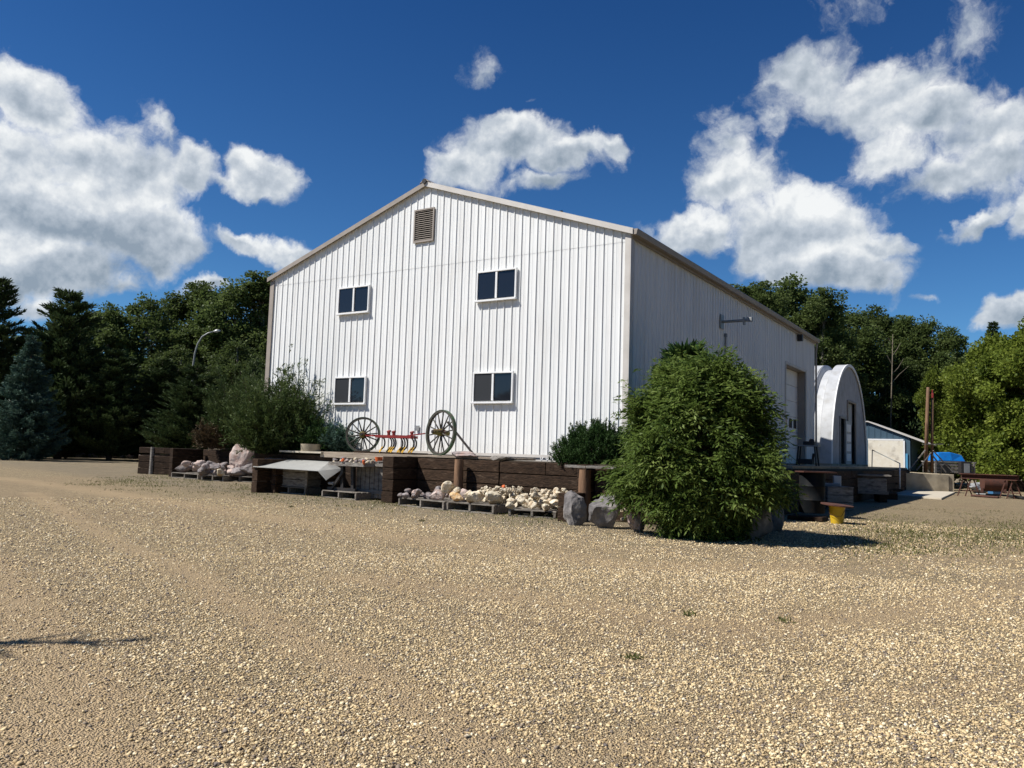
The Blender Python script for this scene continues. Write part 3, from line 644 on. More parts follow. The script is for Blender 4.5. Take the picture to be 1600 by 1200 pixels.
for i in range(n_):
    s0, s1 = a0+(a1-a0)*i/n_, a0+(a1-a0)*(i+1)/n_; 
    vs = [SP(s0, 0, 1.0), SP(s1, 0, 1.0), SP(s1, 0, slope(max(s1, 0))-.02), SP(s0, 0, slope(max(s0, 0))-.02)]; b.add(vs, [(0, 1, 2, 3)])
    sbox(b, s0-.02, s0+.02, -.02, .0, 1.0, slope(max(s0, 0))-.03)
sbox(b, wl-.05, wl, .0, 5, 1.0, slope(wl)-.05); sbox(b, a0, a0+.05, .0, 5, 1, 3.5)
b.build('shed_wall', MT['bluesiding'], sh)
b = MB(); vs = [SP(a, d, slope(max(a, 0))+dz) for dz in (0, .07) for (a, d) in ((-3.2, -.15), (0, -.15), (wl+.95, -.15), (wl+.95, 5.2), (0, 5.2), (-3.2, 5.2))]
b.add(vs, [(0, 1, 4, 5), (1, 2, 3, 4), (6, 11, 10, 7), (7, 10, 9, 8), (0, 6, 7, 1), (1, 7, 8, 2), (2, 8, 9, 3), (3, 9, 10, 4), (4, 10, 11, 5), (5, 11, 6, 0)])
b.build('shed_roof', MT['tanlight'], sh)
b = MB(); sbox(b, .0, wl-.42, -.07, -.03, .9, DT); b.build('garage_door', MT['shedoor'], sh)
b = MB(); sbox(b, -.02, wl-.40, -.075, -.025, DT+.005, DT+.09); sbox(b, wl-.415, wl-.33, -.075, -.025, .9, DT); b.build('door_trim', MT['white'], sh)
b = MB(); sbox(b, wl-.30, wl-.18, -.06, -.025, 1.0, 2.0); b.build('blue_post', MT['bluetrim'], sh)

# ------------------------------------------------------------------ vegetation
def crown_blobs(rng, n, h0, h1, w, shape='oval'):
    """centres of leaf clumps through the crown, fuller near the outside"""
    out = []
    while len(out) < n:
        z = rng.uniform(0, 1); 
        prof = {'oval': math.sin(math.pi*min(1, (z*.93+.07))**.8)**.7, 'broad': (1-z**2.4)**.6*(.75+.25*math.sin(z*9+1)), 'column': (1-z**3)**.5*.9*(z*3 if z < .3 else 1)}[shape]
        a = rng.uniform(0, 2*math.pi); lob = 1+.22*math.sin(3*a+z*7)+.15*math.sin(5*a-z*11)
        r = w/2*prof*lob*rng.uniform(.25, 1)**.45
        out.append((r*math.cos(a), r*math.sin(a), h0+(h1-h0)*z))
    base = np.array(out); top = base[base[:, 2] > h0+(h1-h0)*.45]; sp = []
    for k in range(16):                      # leading shoots standing out of the crown
        c = top[rng.integers(0, len(top))]; g = .035*(h1-h0); c = c*np.array([1.06, 1.06, 1])
        for q in range(1, int(rng.integers(2, 5))): sp.append(c+np.array([rng.normal(0, .06), rng.normal(0, .06), g*q*1.25]))
    sp = np.array(sp); sp[:, 2] = np.minimum(sp[:, 2], h1+.05*(h1-h0)); return np.concatenate([base, sp])
def make_crown(name, rng, C, cr, nleaf, ln, wd, m, parent, droop=.0, flatten=.75, tintspread=.25):
    n = len(C)*nleaf; idx = np.repeat(np.arange(len(C)), nleaf); rr = np.repeat(rng.uniform(.40, 1.30, len(C)), nleaf)[:, None]*cr
    off = unit(rng.normal(size=(n, 3)))*rng.uniform(.1, 1, (n, 1))**.5*rr*np.array([1, 1, flatten]); P = C[idx]+off
    Dr = off*1.2/cr+rng.normal(size=(n, 3))*.7+np.array([0, 0, -droop])
    V = leaves(P, Dr, rng.uniform(.7, 1.3, n)*ln, rng.uniform(.7, 1.3, n)*wd, rng)
    t = np.clip(.45+np.repeat(rng.normal(0, tintspread, len(C)), nleaf)*.8+rng.normal(0, .14, n), 0, 1)
    return np_mesh(name, V, n, m, parent, t)
def limbs(rng, C, trunk_pts, k, r, m, parent, name='limbs'):
    b = MB(); T = np.array(trunk_pts)
    for i in rng.choice(len(C), min(k, len(C)), replace=False):
        c = C[i]; zb = max(T[0][2]+.4, c[2]-np.linalg.norm(c[:2])*1.0-.5); j = np.argmin(abs(T[:, 2]-zb)); a = T[j]
        mid = (a+c)/2+np.array([0, 0, .12*np.linalg.norm(c-a)])+rng.normal(size=3)*.08
        b.tube([a, mid, c], [r, r*.6, r*.2], 5, cap=False)
    return b.build(name, m, parent, local=True)
def aspen(seed, h, w, cb, shape, nc, nl, leafm, barkm='palebark', ln=.20, wd=.15, cr=.55, label='', bare=False):
    rng = np.random.default_rng(seed); o = empty('poplar_tree', (0, 0, -80), label, 'tree')
    tp = [(0, 0, -.3)]+[(rng.normal(0, .1)*i/3, rng.normal(0, .1)*i/3, h*.95*i/8) for i in range(1, 9)]
    MB().tube(tp, [.16*h/10*(1-.85*i/8)+.02 for i in range(9)], 8).build('trunk', MT[barkm], o, smooth=True, local=True)
    C = crown_blobs(rng, nc, h*cb, h*.98, w, shape)
    limbs(rng, C, tp, 40, .045, MT[barkm], o)
    make_crown('crown', rng, C, cr, nl, ln, wd, MT[leafm], o, flatten=.8); return o
def conifer(seed, h, w, kind, leafm, label, cb=.04):
    rng = np.random.default_rng(seed); o = empty('spruce_tree' if kind != 'pine' else 'pine_tree', (0, 0, -80), label, 'tree')
    MB().tube([(0, 0, -.3), (0, 0, h*.5), (.02, 0, h*.98)], [.02*h, .012*h, .015], 8).build('trunk', MT['bark'], o, smooth=True, local=True)
    Ps, Ds, Ls, Ws, Ts = [], [], [], [], []; b = MB(); z = h*cb
    while z < h*.99:
        q = z/h; R = w/2*(1-q)**(.85 if kind != 'pine' else .6)*(1 if q > .12 else .8)+.12; nb = int(9 if q < .7 else 6)
        for k in range(nb):
            a = rng.uniform(0, 6.28); rl = R*rng.uniform(.72, 1.15); dz = (.10 if kind == 'spruce' else .42)*rl
            s = np.linspace(0.05, 1, 9)[:, None]; dirh = np.array([math.cos(a), math.sin(a), 0])
            curve = dirh*s*rl+np.array([0, 0, 1])*(z+(-.22*s*(1-s)*2*rl+dz*s**2 if kind == 'spruce' else dz*s**1.7))
            b.tube([curve[0], curve[4], curve[8]], [.018, .012, .005], 4, cap=False)
            tb = rng.normal(.45, .15)
            side = np.array([-dirh[1], dirh[0], 0])
            n = int(70*rl+24); u = rng.uniform(.1, 1, n); base = np.stack([np.interp(u, s[:, 0], curve[:, i]) for i in range(3)], 1)
            sd = rng.uniform(-1, 1, n)
            spread = (1-u)*.42*rl+.12
            P = base+side*(sd*spread)[:, None]*.8+np.array([0, 0, 1])*(rng.normal(0, .05, n)-abs(sd)*.07*(kind == 'spruce'))[:, None]
            D = dirh*(.6+.5*u)[:, None]+side*sd[:, None]*1.0+rng.normal(size=(n, 3))*.35+np.array([0, 0, .1 if kind == 'spruce' else .9])
            Ps.append(P); Ds.append(D); Ls.append(rng.uniform(.14, .30, n)*(1 if kind == 'spruce' else 1.25)); Ws.append(rng.uniform(.05, .10, n)); Ts.append(np.clip(tb+.25*(u-.4)+rng.normal(0, .12, n), 0, 1))
        z += h*.024 if kind == 'spruce' else h*.032
    b.build('boughs', MT['bark'], o, local=True)
    P, D, l_, w_, t_ = map(np.concatenate, (Ps, Ds, Ls, Ws, Ts)); np_mesh('needles', leaves(P, D, l_, w_, rng), len(P), MT[leafm], o, t_); return o
def bush_juniper(seed, h, w, leafm, label, name='juniper_shrub', lean=0, n_s=420):
    """many upswept feathery sprays from one root"""
    rng = np.random.default_rng(seed); o = empty(name, (0, 0, -80), label, 'shrub'); Ps, Ds, Ls, Ws, Ts = [], [], [], [], []; b = MB()
    for k in range(n_s):
        a = rng.uniform(0, 6.28); q = rng.uniform(0, 1)**.6; el = rad(88-62*q+rng.normal(0, 6)); ln_ = h*(.72+.28*rng.uniform())*(1-.25*q)*(math.hypot(math.cos(el)*w/2/h, math.sin(el))+.08)
        ln_ *= rng.uniform(.55, 1); dh = np.array([math.cos(a), math.sin(a), 0]); s = np.linspace(0, 1, 6)[:, None]
        cv = dh*(s*math.cos(el)*ln_*(1.15-.15*s))+np.array([0, 0, 1])*(s*math.sin(el)*ln_)+np.array([lean, 0, 0])*s**2
        if k % 4 == 0: b.tube([cv[0], cv[3], cv[5]], [.014, .008, .003], 4, cap=False)
        tb = rng.normal(.45, .2)
        for tip in range(5):
            t0 = rng.uniform(.35, 1); c = np.array([np.interp(t0, s[:, 0], cv[:, i]) for i in range(3)]); d = unit(dh*.7+np.array([0, 0, .9])+rng.normal(size=3)*.45); sl_ = rng.uniform(.18, .42)
            n = 16; u = rng.uniform(0, 1, n); P = c+d*(u*sl_)[:, None]+rng.normal(size=(n, 3))*.022
            D = d+rng.normal(size=(n, 3))*.42; Ps.append(P); Ds.append(D); Ls.append(rng.uniform(.06, .14, n)); Ws.append(rng.uniform(.018, .036, n)); Ts.append(np.clip(tb+.35*u-.15+rng.normal(0, .1, n), 0, 1))
    b.build('stems', MT['bark'], o, local=True)
    P, D, l_, w_, t_ = map(np.concatenate, (Ps, Ds, Ls, Ws, Ts)); np_mesh('foliage', leaves(P, D, l_, w_, rng), len(P), MT[leafm], o, t_); return o

# prototypes are the first of each kind; the others are copies of them
AS = [aspen(1, 11.5, 5.2, .12, 'oval', 170, 150, 'leaf_aspen', ln=.16, wd=.12), aspen(2, 12.5, 4.4, .2, 'column', 170, 150, 'leaf_aspen', ln=.16, wd=.12), aspen(3, 10.5, 6.4, .08, 'broad', 190, 150, 'leaf_aspen', ln=.16, wd=.12, cr=.65)]
PN = [conifer(5, 11.0, 5.6, 'pine', 'leaf_pine', ''), conifer(6, 9.5, 5.8, 'pine', 'leaf_pine', '')]
SP_ = [conifer(8, 9.5, 6.0, 'spruce', 'leaf_spruce', '')]
DS = [conifer(9, 11.0, 4.6, 'spruce', 'leaf_pine', '')]
MP = [aspen(12, 9.5, 8.5, .04, 'broad', 300, 170, 'leaf_maple', 'bark', ln=.18, wd=.14, cr=.7), aspen(13, 8.6, 7.6, .04, 'broad', 260, 170, 'leaf_maple', 'bark', ln=.18, wd=.14, cr=.7)]
for o in AS: o['group'] = None or 'poplars of the surrounding wood'
for o in MP: o.name = 'maple_tree'
used = set()
BASEH = {}
for o, h in zip(AS+PN+SP_+DS+MP, (12.2, 13.2, 11.2, 11.0, 9.5, 9.5, 11.0, 10.1, 9.1)): BASEH[o.name] = h
def plant(proto, u, t, vtop, label, group=None, zb=0, wsc=1, rz=None):
    """u = where its trunk stands, t = distance, vtop = how high its top reaches in the photograph"""
    p = AD(u, HZ(u), t); ztop = CAM[2]+(HZ(u)-vtop)*t/FPX*1.0; h = ztop-zb; s = h/BASEH[proto.name]
    rz = random.uniform(0, 6.28) if rz is None else rz; loc = (p[0], p[1], zb); sc = (s*wsc, s*wsc, s)
    if proto.name not in used:
        used.add(proto.name); proto.location = loc; proto.rotation_euler = (0, 0, rz); proto.scale = sc; proto['label'] = label; o = proto
    else: o = copy_tree(proto, loc, rz, sc, label)
    if group: o['group'] = group
    elif 'group' in o: del o['group']
    return o
GW = 'trees of the wood on the left'
# left wood, front row
plant(PN[0], -22, 50, 432, 'tall dark pine at the left edge of the picture, behind the blue spruce', GW, rz=1)
plant(SP_[0], 38, 46, 520, 'blue-green spruce with layered boughs, in front of the dark pines at far left', GW)
plant(PN[1], 92, 52, 452, 'dark pine with upswept branch tips, just right of the blue spruce', GW, wsc=1.15)
plant(AS[0], 160, 60, 470, 'dark poplar right of the upswept pine, lowest of the skyline on the left', GW, wsc=1.1)
plant(PN[1], 172, 52, 545, 'low dark pine at the wood edge below the skyline poplars, left of the timber bins', GW, wsc=1.3)
plant(AS[2], 215, 62, 447, 'broad poplar rising behind the wood edge, left of the gap with the small white cloud', GW, wsc=1.15)
plant(PN[0], 245, 54, 560, 'dark pine directly behind the timber bin with the white post', GW, wsc=1.4)
plant(AS[0], 262, 66, 456, 'poplar on the skyline under the small white cloud', GW, wsc=1.1)
plant(AS[1], 305, 66, 436, 'slim poplar on the skyline straight above the street lamp', GW, wsc=1.3)
plant(AS[2], 350, 64, 426, 'tall poplar on the skyline right of the street lamp', GW, wsc=1.1)
plant(AS[1], 395, 64, 420, 'tallest poplar of the left wood, next to the corner of the shop', GW, wsc=1.4)
plant(AS[0], 440, 68, 420, 'poplar half hidden behind the left corner of the shop', GW, wsc=1.3)
plant(AS[2], 270, 56, 530, 'shorter poplar in the second row, left of the street lamp', GW, wsc=1.3)
plant(AS[2], 360, 54, 520, 'shorter leafy poplar right behind the street lamp and the juniper', GW, wsc=1.3)
plant(PN[1], 300, 50, 572, 'low pine behind the lamp pole, between the bins and the juniper', GW, wsc=1.6)
plant(AS[1], 120, 64, 480, 'poplar showing between the two dark pines at far left', GW, wsc=1.3)
plant(DS[0], 390, 52, 560, 'dark spruce between the street lamp and the left corner of the shop', GW, wsc=1.4)
plant(AS[2], 60, 66, 500, 'poplar behind the blue spruce and the pine', GW, wsc=1.3)
plant(AS[0], -70, 56, 450, 'poplar just outside the left edge', GW)
# right wood
GR = 'trees of the wood on the right'
rt = [(AS[1], 1172, 52, 432, 1.3, 'tall poplar standing above the roof edge, leftmost tree of the right wood'),
      (AS[0], 1235, 56, 427, 1.2, 'loose leafy poplar above the shop roof, second tree from the left of the right wood'),
      (AS[1], 1283, 54, 445, 1.1, 'narrow dark poplar above the far end of the shop roof'),
      (AS[2], 1330, 60, 466, 1.1, 'poplar rising straight above the quonset hut'),
      (AS[0], 1372, 64, 474, 1.1, 'poplar on the skyline right of the quonset hut'),
      (AS[1], 1412, 63, 486, 1.3, 'poplar on the skyline above the blue shed'),
      (AS[2], 1450, 62, 482, 1.0, 'poplar on the skyline left of the two tall posts'),
      (AS[0], 1492, 60, 508, 1.1, 'low-topped poplar at the right end of the dark skyline'),
      (DS[0], 1556, 66, 498, .9, 'dark pointed spruce showing above the yellow-green maples at right'),
      (AS[1], 1310, 55, 540, 1.4, 'lower poplar close behind the quonset hut roof'),
      (AS[0], 1365, 59, 560, 1.3, 'lower poplar between the quonset hut and the blue shed roof'),
      (AS[2], 1420, 60, 550, 1.1, 'lower dark poplar behind the blue shed'),
      (AS[0], 1200, 62, 450, 1.2, 'poplar behind the roof edge between two taller ones'),
      (AS[2], 1270, 66, 470, 1.2, 'poplar deep behind the far end of the shop roof')]
for (p, u, t, v, w, lb) in rt: plant(p, u, t, v, lb, GR, zb=1.0, wsc=w)
plant(MP[0], 1482, 53, 572, 'small yellow-green maple behind the two tall posts', 'yellow-green maples at right', zb=.6, wsc=.85)
plant(MP[1], 1548, 51, 525, 'broad yellow-green maple behind the blue tarp', 'yellow-green maples at right', zb=.4, wsc=1.0)
plant(MP[0], 1618, 48, 503, 'tall yellow-green maple at the right edge of the picture', 'yellow-green maples at right', zb=.3, wsc=1.0)
plant(MP[1], 1700, 48, 500, 'yellow-green maple outside the right edge', 'yellow-green maples at right', zb=.3)
# bare dead trunk in the right wood
dt = empty('dead_tree', AD(1392, 740, 56.5)*np.array([1, 1, 0])+np.array([0, 0, 1.0]), 'dead tree with pale bare trunk and branches above the blue shed', 'tree'); b = MB()
def q3(u, v, t=56.5): return AD(u, v, t)
b.tube([q3(1391, 730), q3(1392, 650), q3(1394, 580), q3(1395, 522)], [.06, .05, .04, .012], 6); b.build('trunk', MT['deadwood'], dt, smooth=True)
b = MB()
for pts in ([(1392, 600), (1405, 585), (1420, 572)], [(1393, 585), (1403, 575), (1412, 560)], [(1395, 555), (1402, 545), (1407, 536)], [(1394, 570), (1386, 555)], [(1395, 540), (1388, 528)]): b.tube([q3(*pt) for pt in pts], [.025, .016, .008][:len(pts)], 5)
b.build('dead_branches', MT['deadwood'], dt)
# trees across the yard, mirrored by the window panes
for i, (x, y, h) in enumerate(((-40, -45, 17), (-58, -40, 15), (-30, -54, 14))):
    copy_tree(DS[0], (x, y, 0), i, (h/11, h/11, h/11), ('tallest', 'left', 'right')[i]+' spruce across the yard behind the viewer')['group'] = 'spruces across the yard'
for i in range(9): copy_tree(AS[i % 3], (-74+i*8, -46-5*(i % 2), 0), i, (1.7, 1.7, .8), 'poplar across the yard behind the viewer, %s from the left' % ('first', 'second', 'third', 'fourth', 'fifth', 'sixth', 'seventh', 'eighth', 'last')[i])['group'] = 'poplars across the yard'
sp = G(185, 1002); base = sp+np.array([SUN_AZ[0], SUN_AZ[1], 0])*5.6; y_ = empty('sapling', base, 'thin leafless young tree left of the picture throwing a streak of shadow', 'tree')
b = MB()
b.tube([base, base+np.array([.05, 0, 3.5]), base+np.array([0, 0, 6.9])], [.09, .07, .02], 7)
for k in range(12):
    z = 5.0+k*.15; a = k*2.4; l_ = .55-.03*k; b.tube([base+np.array([0, 0, z]), base+np.array([math.cos(a)*l_, math.sin(a)*l_, z+l_*.7])], [.03, .012], 5)
b.build('stem', MT['bark'], y_)

# undergrowth and stones at the foot of the left wood
rng = np.random.default_rng(77)
def thicket(name, pts, h, n, m, ln, label, cat='shrub', kind=None, spread=.9):
    C = np.array(pts); idx = rng.integers(0, len(C), n); P = C[idx]+rng.normal(size=(n, 3))*np.array([spread, spread, 0]); P[:, 2] = C[idx, 2]+np.abs(rng.normal(0, .45, n))*h
    P[:, 2] = np.minimum(P[:, 2], C[idx, 2]+h*1.15); D = rng.normal(size=(n, 3))+np.array([0, 0, .8])
    o = np_mesh(name, leaves(P-C.mean(0)*np.array([1, 1, 0]), D, rng.uniform(.7, 1.4, n)*ln, rng.uniform(.3, .5, n)*ln, rng), n, MT[m], None, np.clip(rng.normal(.45, .22, n), 0, 1)); o.location = (C[:, 0].mean(), C[:, 1].mean(), 0)
    return tag(o, label, cat, kind=kind)
edge = [AD(u, HZ(u), t)*np.array([1, 1, 0]) for u, t in ((-80, 52), (0, 53), (60, 56), (120, 60), (180, 63), (240, 64), (300, 62), (360, 60), (420, 58))]
line = [edge[i]*(1-f)+edge[i+1]*f for i in range(len(edge)-1) for f in np.linspace(0, 1, 9)[:-1]]
back = [p+np.array([AF[0], AF[1], 0])*2.0*k for p in line for k in range(1, 5)]
thicket('undergrowth', back, 3.2, 60000, 'leaf_pine', .30, 'dark tangled undergrowth along the foot of the left wood', kind='stuff', cat='undergrowth', spread=1.3)
back = [AD(u, HZ(u), t)*np.array([1, 1, 0])+np.array([0, 0, .9]) for u in range(1260, 1680, 14) for t in ((61, 64) if u < 1450 else (56, 60))]
thicket('undergrowth', back, 4.5, 40000, 'leaf_pine', .32, 'dark undergrowth filling the foot of the right wood', kind='stuff', cat='undergrowth', spread=1.5)
b = MB(); b.prism([(p[0], p[1]) for p in edge]+[(p[0]+AF[0]*60, p[1]+AF[1]*60) for p in edge[::-1]], 'z', -.05, .035); tag(b.build('forest_floor', MT['soil']), 'dark forest floor', kind='structure')
for i, (u, w, h, mm, lb) in enumerate(((20, 3.2, 1.9, 'leaf_brown', 'brownish low shrub at the far left under the blue spruce'), (62, 2.8, 1.6, 'leaf_pine', 'low dark green shrub right of the brownish one, under the spruce'), (105, 2.4, 1.1, 'leaf_brown', 'rusty brown creeping shrub at the edge of the gravel, rightmost of the three'))):
    c = AD(u, HZ(u), 49.5+i*1.5)*np.array([1, 1, 0]); o = bush_juniper(30+i, h, w*2, mm, lb, 'low_shrub', n_s=160); o.location = tuple(c)
for i in range(11):
    u = 118+i*15+rng.uniform(-4, 4); p = AD(u, HZ(u), 59-abs(i-5)*.2); me = rock_mesh('border_stone', 200+i % 3, (.9, .6, .5), MT['greyrock']) if i < 3 else bme[i % 3]
    if i < 3: bme = [me] if i == 0 else bme+[me]
    o = obj('border_stone', me, (p[0], p[1], .15), (0, 0, rng.uniform(0, 6)), (rng.uniform(.6, 1.2),)*3); tag(o, 'rounded grey stone in the dark row edging the left wood', 'stone', 'border stones at the foot of the left wood')

# junipers at the left corner of the shop
j1 = bush_juniper(41, 3.3, 3.5, 'leaf_juniper', 'tall feathery light green juniper behind the pink boulder, left of the shop corner', n_s=1000); p = AD(378, HZ(378), 26.8); j1.location = (p[0], p[1], TZ)
j1.location = tuple(AD(380, HZ(380), 30.6)*np.array([1, 1, 0])+np.array([0, 0, .95])); j1.scale = (.98, .98, 1.18)
j2 = bush_juniper(42, 3.2, 3.3, 'leaf_juniper', 'dark green juniper against the left corner of the white gable', n_s=1000); j2.location = tuple(AD(434, HZ(434), 23.4)*np.array([1, 1, 0])+np.array([0, 0, .85]))
j3 = bush_juniper(43, 1.0, 1.1, 'leaf_mugo', 'small dark juniper at the foot of the gable, left of the wagon wheels', n_s=120); p = AY(505, 700, -.6); j3.location = (p[0], p[1], TZ)
j5 = bush_juniper(46, .75, .9, 'leaf_spruce', 'little bluish juniper beside the left wagon wheel', n_s=90); p = AY(528, 700, -.5); j5.location = (p[0], p[1], TZ)
j4 = bush_juniper(44, 1.15, 1.7, 'leaf_brown', 'dry twiggy brown shrub under the tall juniper', 'dry_shrub', n_s=170); p = AD(332, HZ(332), 30.0); j4.location = (p[0], p[1], 1.05)
# mugo pine on the raised corner
def mugo(seed, w, h, label):
    rng = np.random.default_rng(seed); o = empty('mugo_pine', (0, 0, 0), label, 'shrub'); Ps, Ds, Ls, Ws, Ts = [], [], [], [], []; b = MB()
    for k in range(1300):
        a = rng.uniform(0, 6.28); el = math.asin(rng.uniform(0, 1)); d = np.array([math.cos(a)*math.cos(el), math.sin(a)*math.cos(el), math.sin(el)]); rr = rng.uniform(.62, 1)
        c = d*np.array([w/2, w/2, h*.86])*rr*(1+.08*math.sin(4*a)); up = unit(d*.55+np.array([0, 0, .9])+rng.normal(size=3)*.15); l0 = rng.uniform(.12, .24)
        n = 46; u = rng.uniform(0, 1, n); Ps.append(c+up*(u*l0)[:, None]); Ds.append(up*.9+rng.normal(size=(n, 3))*.6); Ls.append(rng.uniform(.045, .075, n)); Ws.append(np.full(n, .014)); Ts.append(np.clip(.3+.5*u*rng.uniform(.3, 1)+rng.normal(0, .1, n), 0, 1))
        if k % 8 == 0: b.tube([(0, 0, 0), c], [.02, .008], 4, cap=False)
    b.build('stems', MT['bark'], o, local=True); P, D, l_, w_, t_ = map(np.concatenate, (Ps, Ds, Ls, Ws, Ts)); np_mesh('needles', leaves(P, D, l_, w_, rng), len(P), MT['leaf_mugo'], o, t_); return o
mg = mugo(51, 1.75, .98, 'rounded dark green mugo pine on the raised bed, against the right end of the gable'); p = AD(933, HZ(933), 17.2); mg.location = (p[0], p[1], TZ-.08); mg.scale = (1, 1, .98)
sc = conifer(52, 2.5, 1.5, 'pine', 'leaf_mugo', 'dark young pine against the side wall, its tip showing over the big bush'); sc.name = 'young_pine'; p = AD(1068, HZ(1068), 17.5); sc.location = (p[0], p[1], TZ)
# big elder bush
def elder(seed, label):
    rng = np.random.default_rng(seed); o = empty('elder_bush', (3.10, -3.85, 0), label, 'shrub'); b = MB()
    # half widths measured up the bush; the leaves gather in clumps with hollows between
    zt = [0, .12, .4, .75, 1.2, 1.7, 2.1, 2.38, 2.6, 2.8]; rt_ = [.42, .66, .88, 1.06, 1.14, .98, .74, .52, .30, .05]; nodes = []
    for k in range(140):
        z = rng.uniform(.05, 1)**.85*2.52; a = rng.uniform(0, 6.28)
        r = np.interp(z, zt, rt_)*(1+.10*math.sin(3*a+2)+.10*math.sin(5*a+z*4))*rng.uniform(.35, 1)**.38; c = np.array([r*math.cos(a), r*math.sin(a), z])
        r *= 1-.42*max(0, (c[:2]@AR[:2])/max(r, .01))*max(0, 1-z/.8); c = np.array([r*math.cos(a), r*math.sin(a), z]); m_ = int(rng.integers(5, 10)); nodes += list(c+rng.normal(size=(m_, 3))*np.array([.12, .12, .09]))
        if rng.uniform() < .5:       # a shoot standing proud of the outline
            d = unit(c*np.array([1, 1, .3])+np.array([0, 0, .9])); nodes += [c+d*q for q in (.16, .27, .38)]
    nb = len(nodes)
    C = np.array(nodes); C[:, 2] = np.maximum(C[:, 2], .06)
    for k in range(0, nb, 6):
        c = C[k]; b.tube([(c[0]*.12, c[1]*.12, 0), (c[0]*.45, c[1]*.45, c[2]*.6), tuple(c)], [.028, .017, .006], 5, cap=False)
    b.build('stems', MT['bark'], o, local=True)
    # compound leaves: arching stalk with seven narrow leaflets
    nl = 20; n = nb*nl; out = unit(C*np.array([1, 1, .55])-np.array([0, 0, .5])); B = np.repeat(C, nl, 0)+rng.normal(size=(n, 3))*.095
    ax = unit(np.repeat(out, nl, 0)*.8+rng.normal(size=(n, 3))*.75+np.array([0, 0, .15])); ln_ = rng.uniform(.11, .20, n); side = unit(np.cross(ax, np.array([0, 0, 1.])+rng.normal(size=(n, 3))*.25))
    PP, DD, LL, WW, TT = [], [], [], [], []; tb = np.clip(np.repeat(rng.normal(.42, .22, nb), nl)+rng.normal(0, .1, n), 0, 1)
    for (f, s) in ((.35, 1), (.35, -1), (.68, 1), (.68, -1), (1, 0)):
        PP.append(B+ax*(ln_*f)[:, None]+np.array([0, 0, -1])*(ln_*f*f*.35)[:, None]); DD.append(ax*.75+side*s*.95+np.array([0, 0, -.45])+rng.normal(size=(n, 3))*.1); LL.append(ln_*.62); WW.append(ln_*.19); TT.append(tb)
    P, D, l_, w_, t_ = map(np.concatenate, (PP, DD, LL, WW, TT)); np_mesh('foliage', leaves(P, D, l_, w_, rng, flat=.6), len(P), MT['leaf_bush'], o, t_); return o
eb = elder(61, 'huge round leafy green bush at the yard corner, foliage down to the gravel')
# grass and weeds
def grass(name, C, n, h, spread, label, m='leaf_grass'):
    C = np.array(C); idx = rng.integers(0, len(C), n); P = C[idx]+rng.normal(size=(n, 3))*np.array([spread, spread, 0]); D = rng.normal(size=(n, 3))*.5+np.array([0, 0, 1])
    return tag(np_mesh(name, leaves(P, D, rng.uniform(.4, 1.3, n)*h, .012+rng.uniform(0, .008, n), rng), n, MT[m], None, np.clip(rng.normal(.5, .25, n), 0, 1)), label, 'grass', kind='stuff')
tufts = [G(rng.uniform(150, 640), rng.normal(752, 5)+(0)) for _ in range(60)]+[G(u+rng.normal(0, 30), 752+u*.075-15+rng.normal(0, 9)) for u in rng.uniform(150, 900, 160)]
grass('grass', tufts, 9000, .05, .32, 'thin patchy grass in front of the timber bins')
grass('grass', [G(rng.uniform(1330, 1640), rng.normal(835, 16)) for _ in range(170)], 8000, .045, .4, 'thin patchy grass on the gravel at right')
for (u, v) in ((1076, 962), (1224, 972), (992, 1030), (455, 793), (660, 815)):
    p = G(u, v); o = np_mesh('weed', leaves(rng.normal(size=(26, 3))*np.array([.03, .03, 0]), rng.normal(size=(26, 3))*.7+np.array([0, 0, .7]), rng.uniform(.03, .075, 26), .012, rng), 26, MT['leaf_grass'], None, rng.uniform(.1, .5, 26)); o.location = tuple(p)
    tag(o, {1076: 'small green weed alone in the gravel, left of the other one below the big bush', 1224: 'small green weed in the gravel below the dark end of the bush shadow', 992: 'low flat weed in the gravel, nearest weed to the viewer', 455: 'green weed in front of the pallet with the grey crate', 660: 'low weed in the gravel in front of the first rock pallet'}[u], 'weed')


# unseen poplars added right of the yard to darken the side wall
for i, (x, y, k) in enumerate(((20, -16, 0), (19, -9, 2), (17.5, -2, 1), (17, 5, 0), (17.5, 12, 2), (18, 19, 1))):
    o = copy_tree(AS[k], (x, y, 0), i, (1.5, 1.5, 1), 'added poplar outside the right edge, shading the side wall, '+('nearest of the row', 'second of the row', 'third of the row', 'fourth of the row', 'fifth of the row', 'farthest of the row')[i]); o['group'] = 'unseen poplars added to shade the side wall'

# ------------------------------------------------------------------ timber bins and retaining walls
def tie_wall(a, b_, z0, n, label, th=.2, h=.262, group=None, name='timber_wall', gap=None):
    a = np.array(a, float); b_ = np.array(b_, float); L_ = np.linalg.norm(b_-a); ang = math.atan2(b_[1]-a[1], b_[0]-a[0]); m = MB()
    for k in range(n):
        z = z0+h*(k+.5)+(gap[1] if gap and k >= gap[0] else 0); s = 0; first = True
        while s < L_-.01:
            l_ = min(L_-s, 2.44 if not (k % 2 and first) else 1.2); first = False
            if L_-s-l_ < .25: l_ = L_-s
            c = a+(b_-a)/L_*(s+l_/2); m.box((c[0]+random.uniform(-.006, .006), c[1]+random.uniform(-.006, .006), z), (l_-.012, th+random.uniform(-.01, .01), h-.012), rz=ang, jit=.006); s += l_
    o = empty(name, (a[0], a[1], z0), label, 'retaining wall', group)
    m.build('tie', MT['tie'], o, bevel=.012); o.name = name
    return o
def single(name, mb, m, label, cat, group=None, **k):
    o = mb.build(name, m, None, **k); v = np.array([x.co[:] for x in o.data.vertices]); c = (v[:, 0].mean(), v[:, 1].mean(), v[:, 2].min())
    for x in o.data.vertices: x.co = Vector(x.co)-Vector(c)
    o.location = c; return tag(o, label, cat, group)
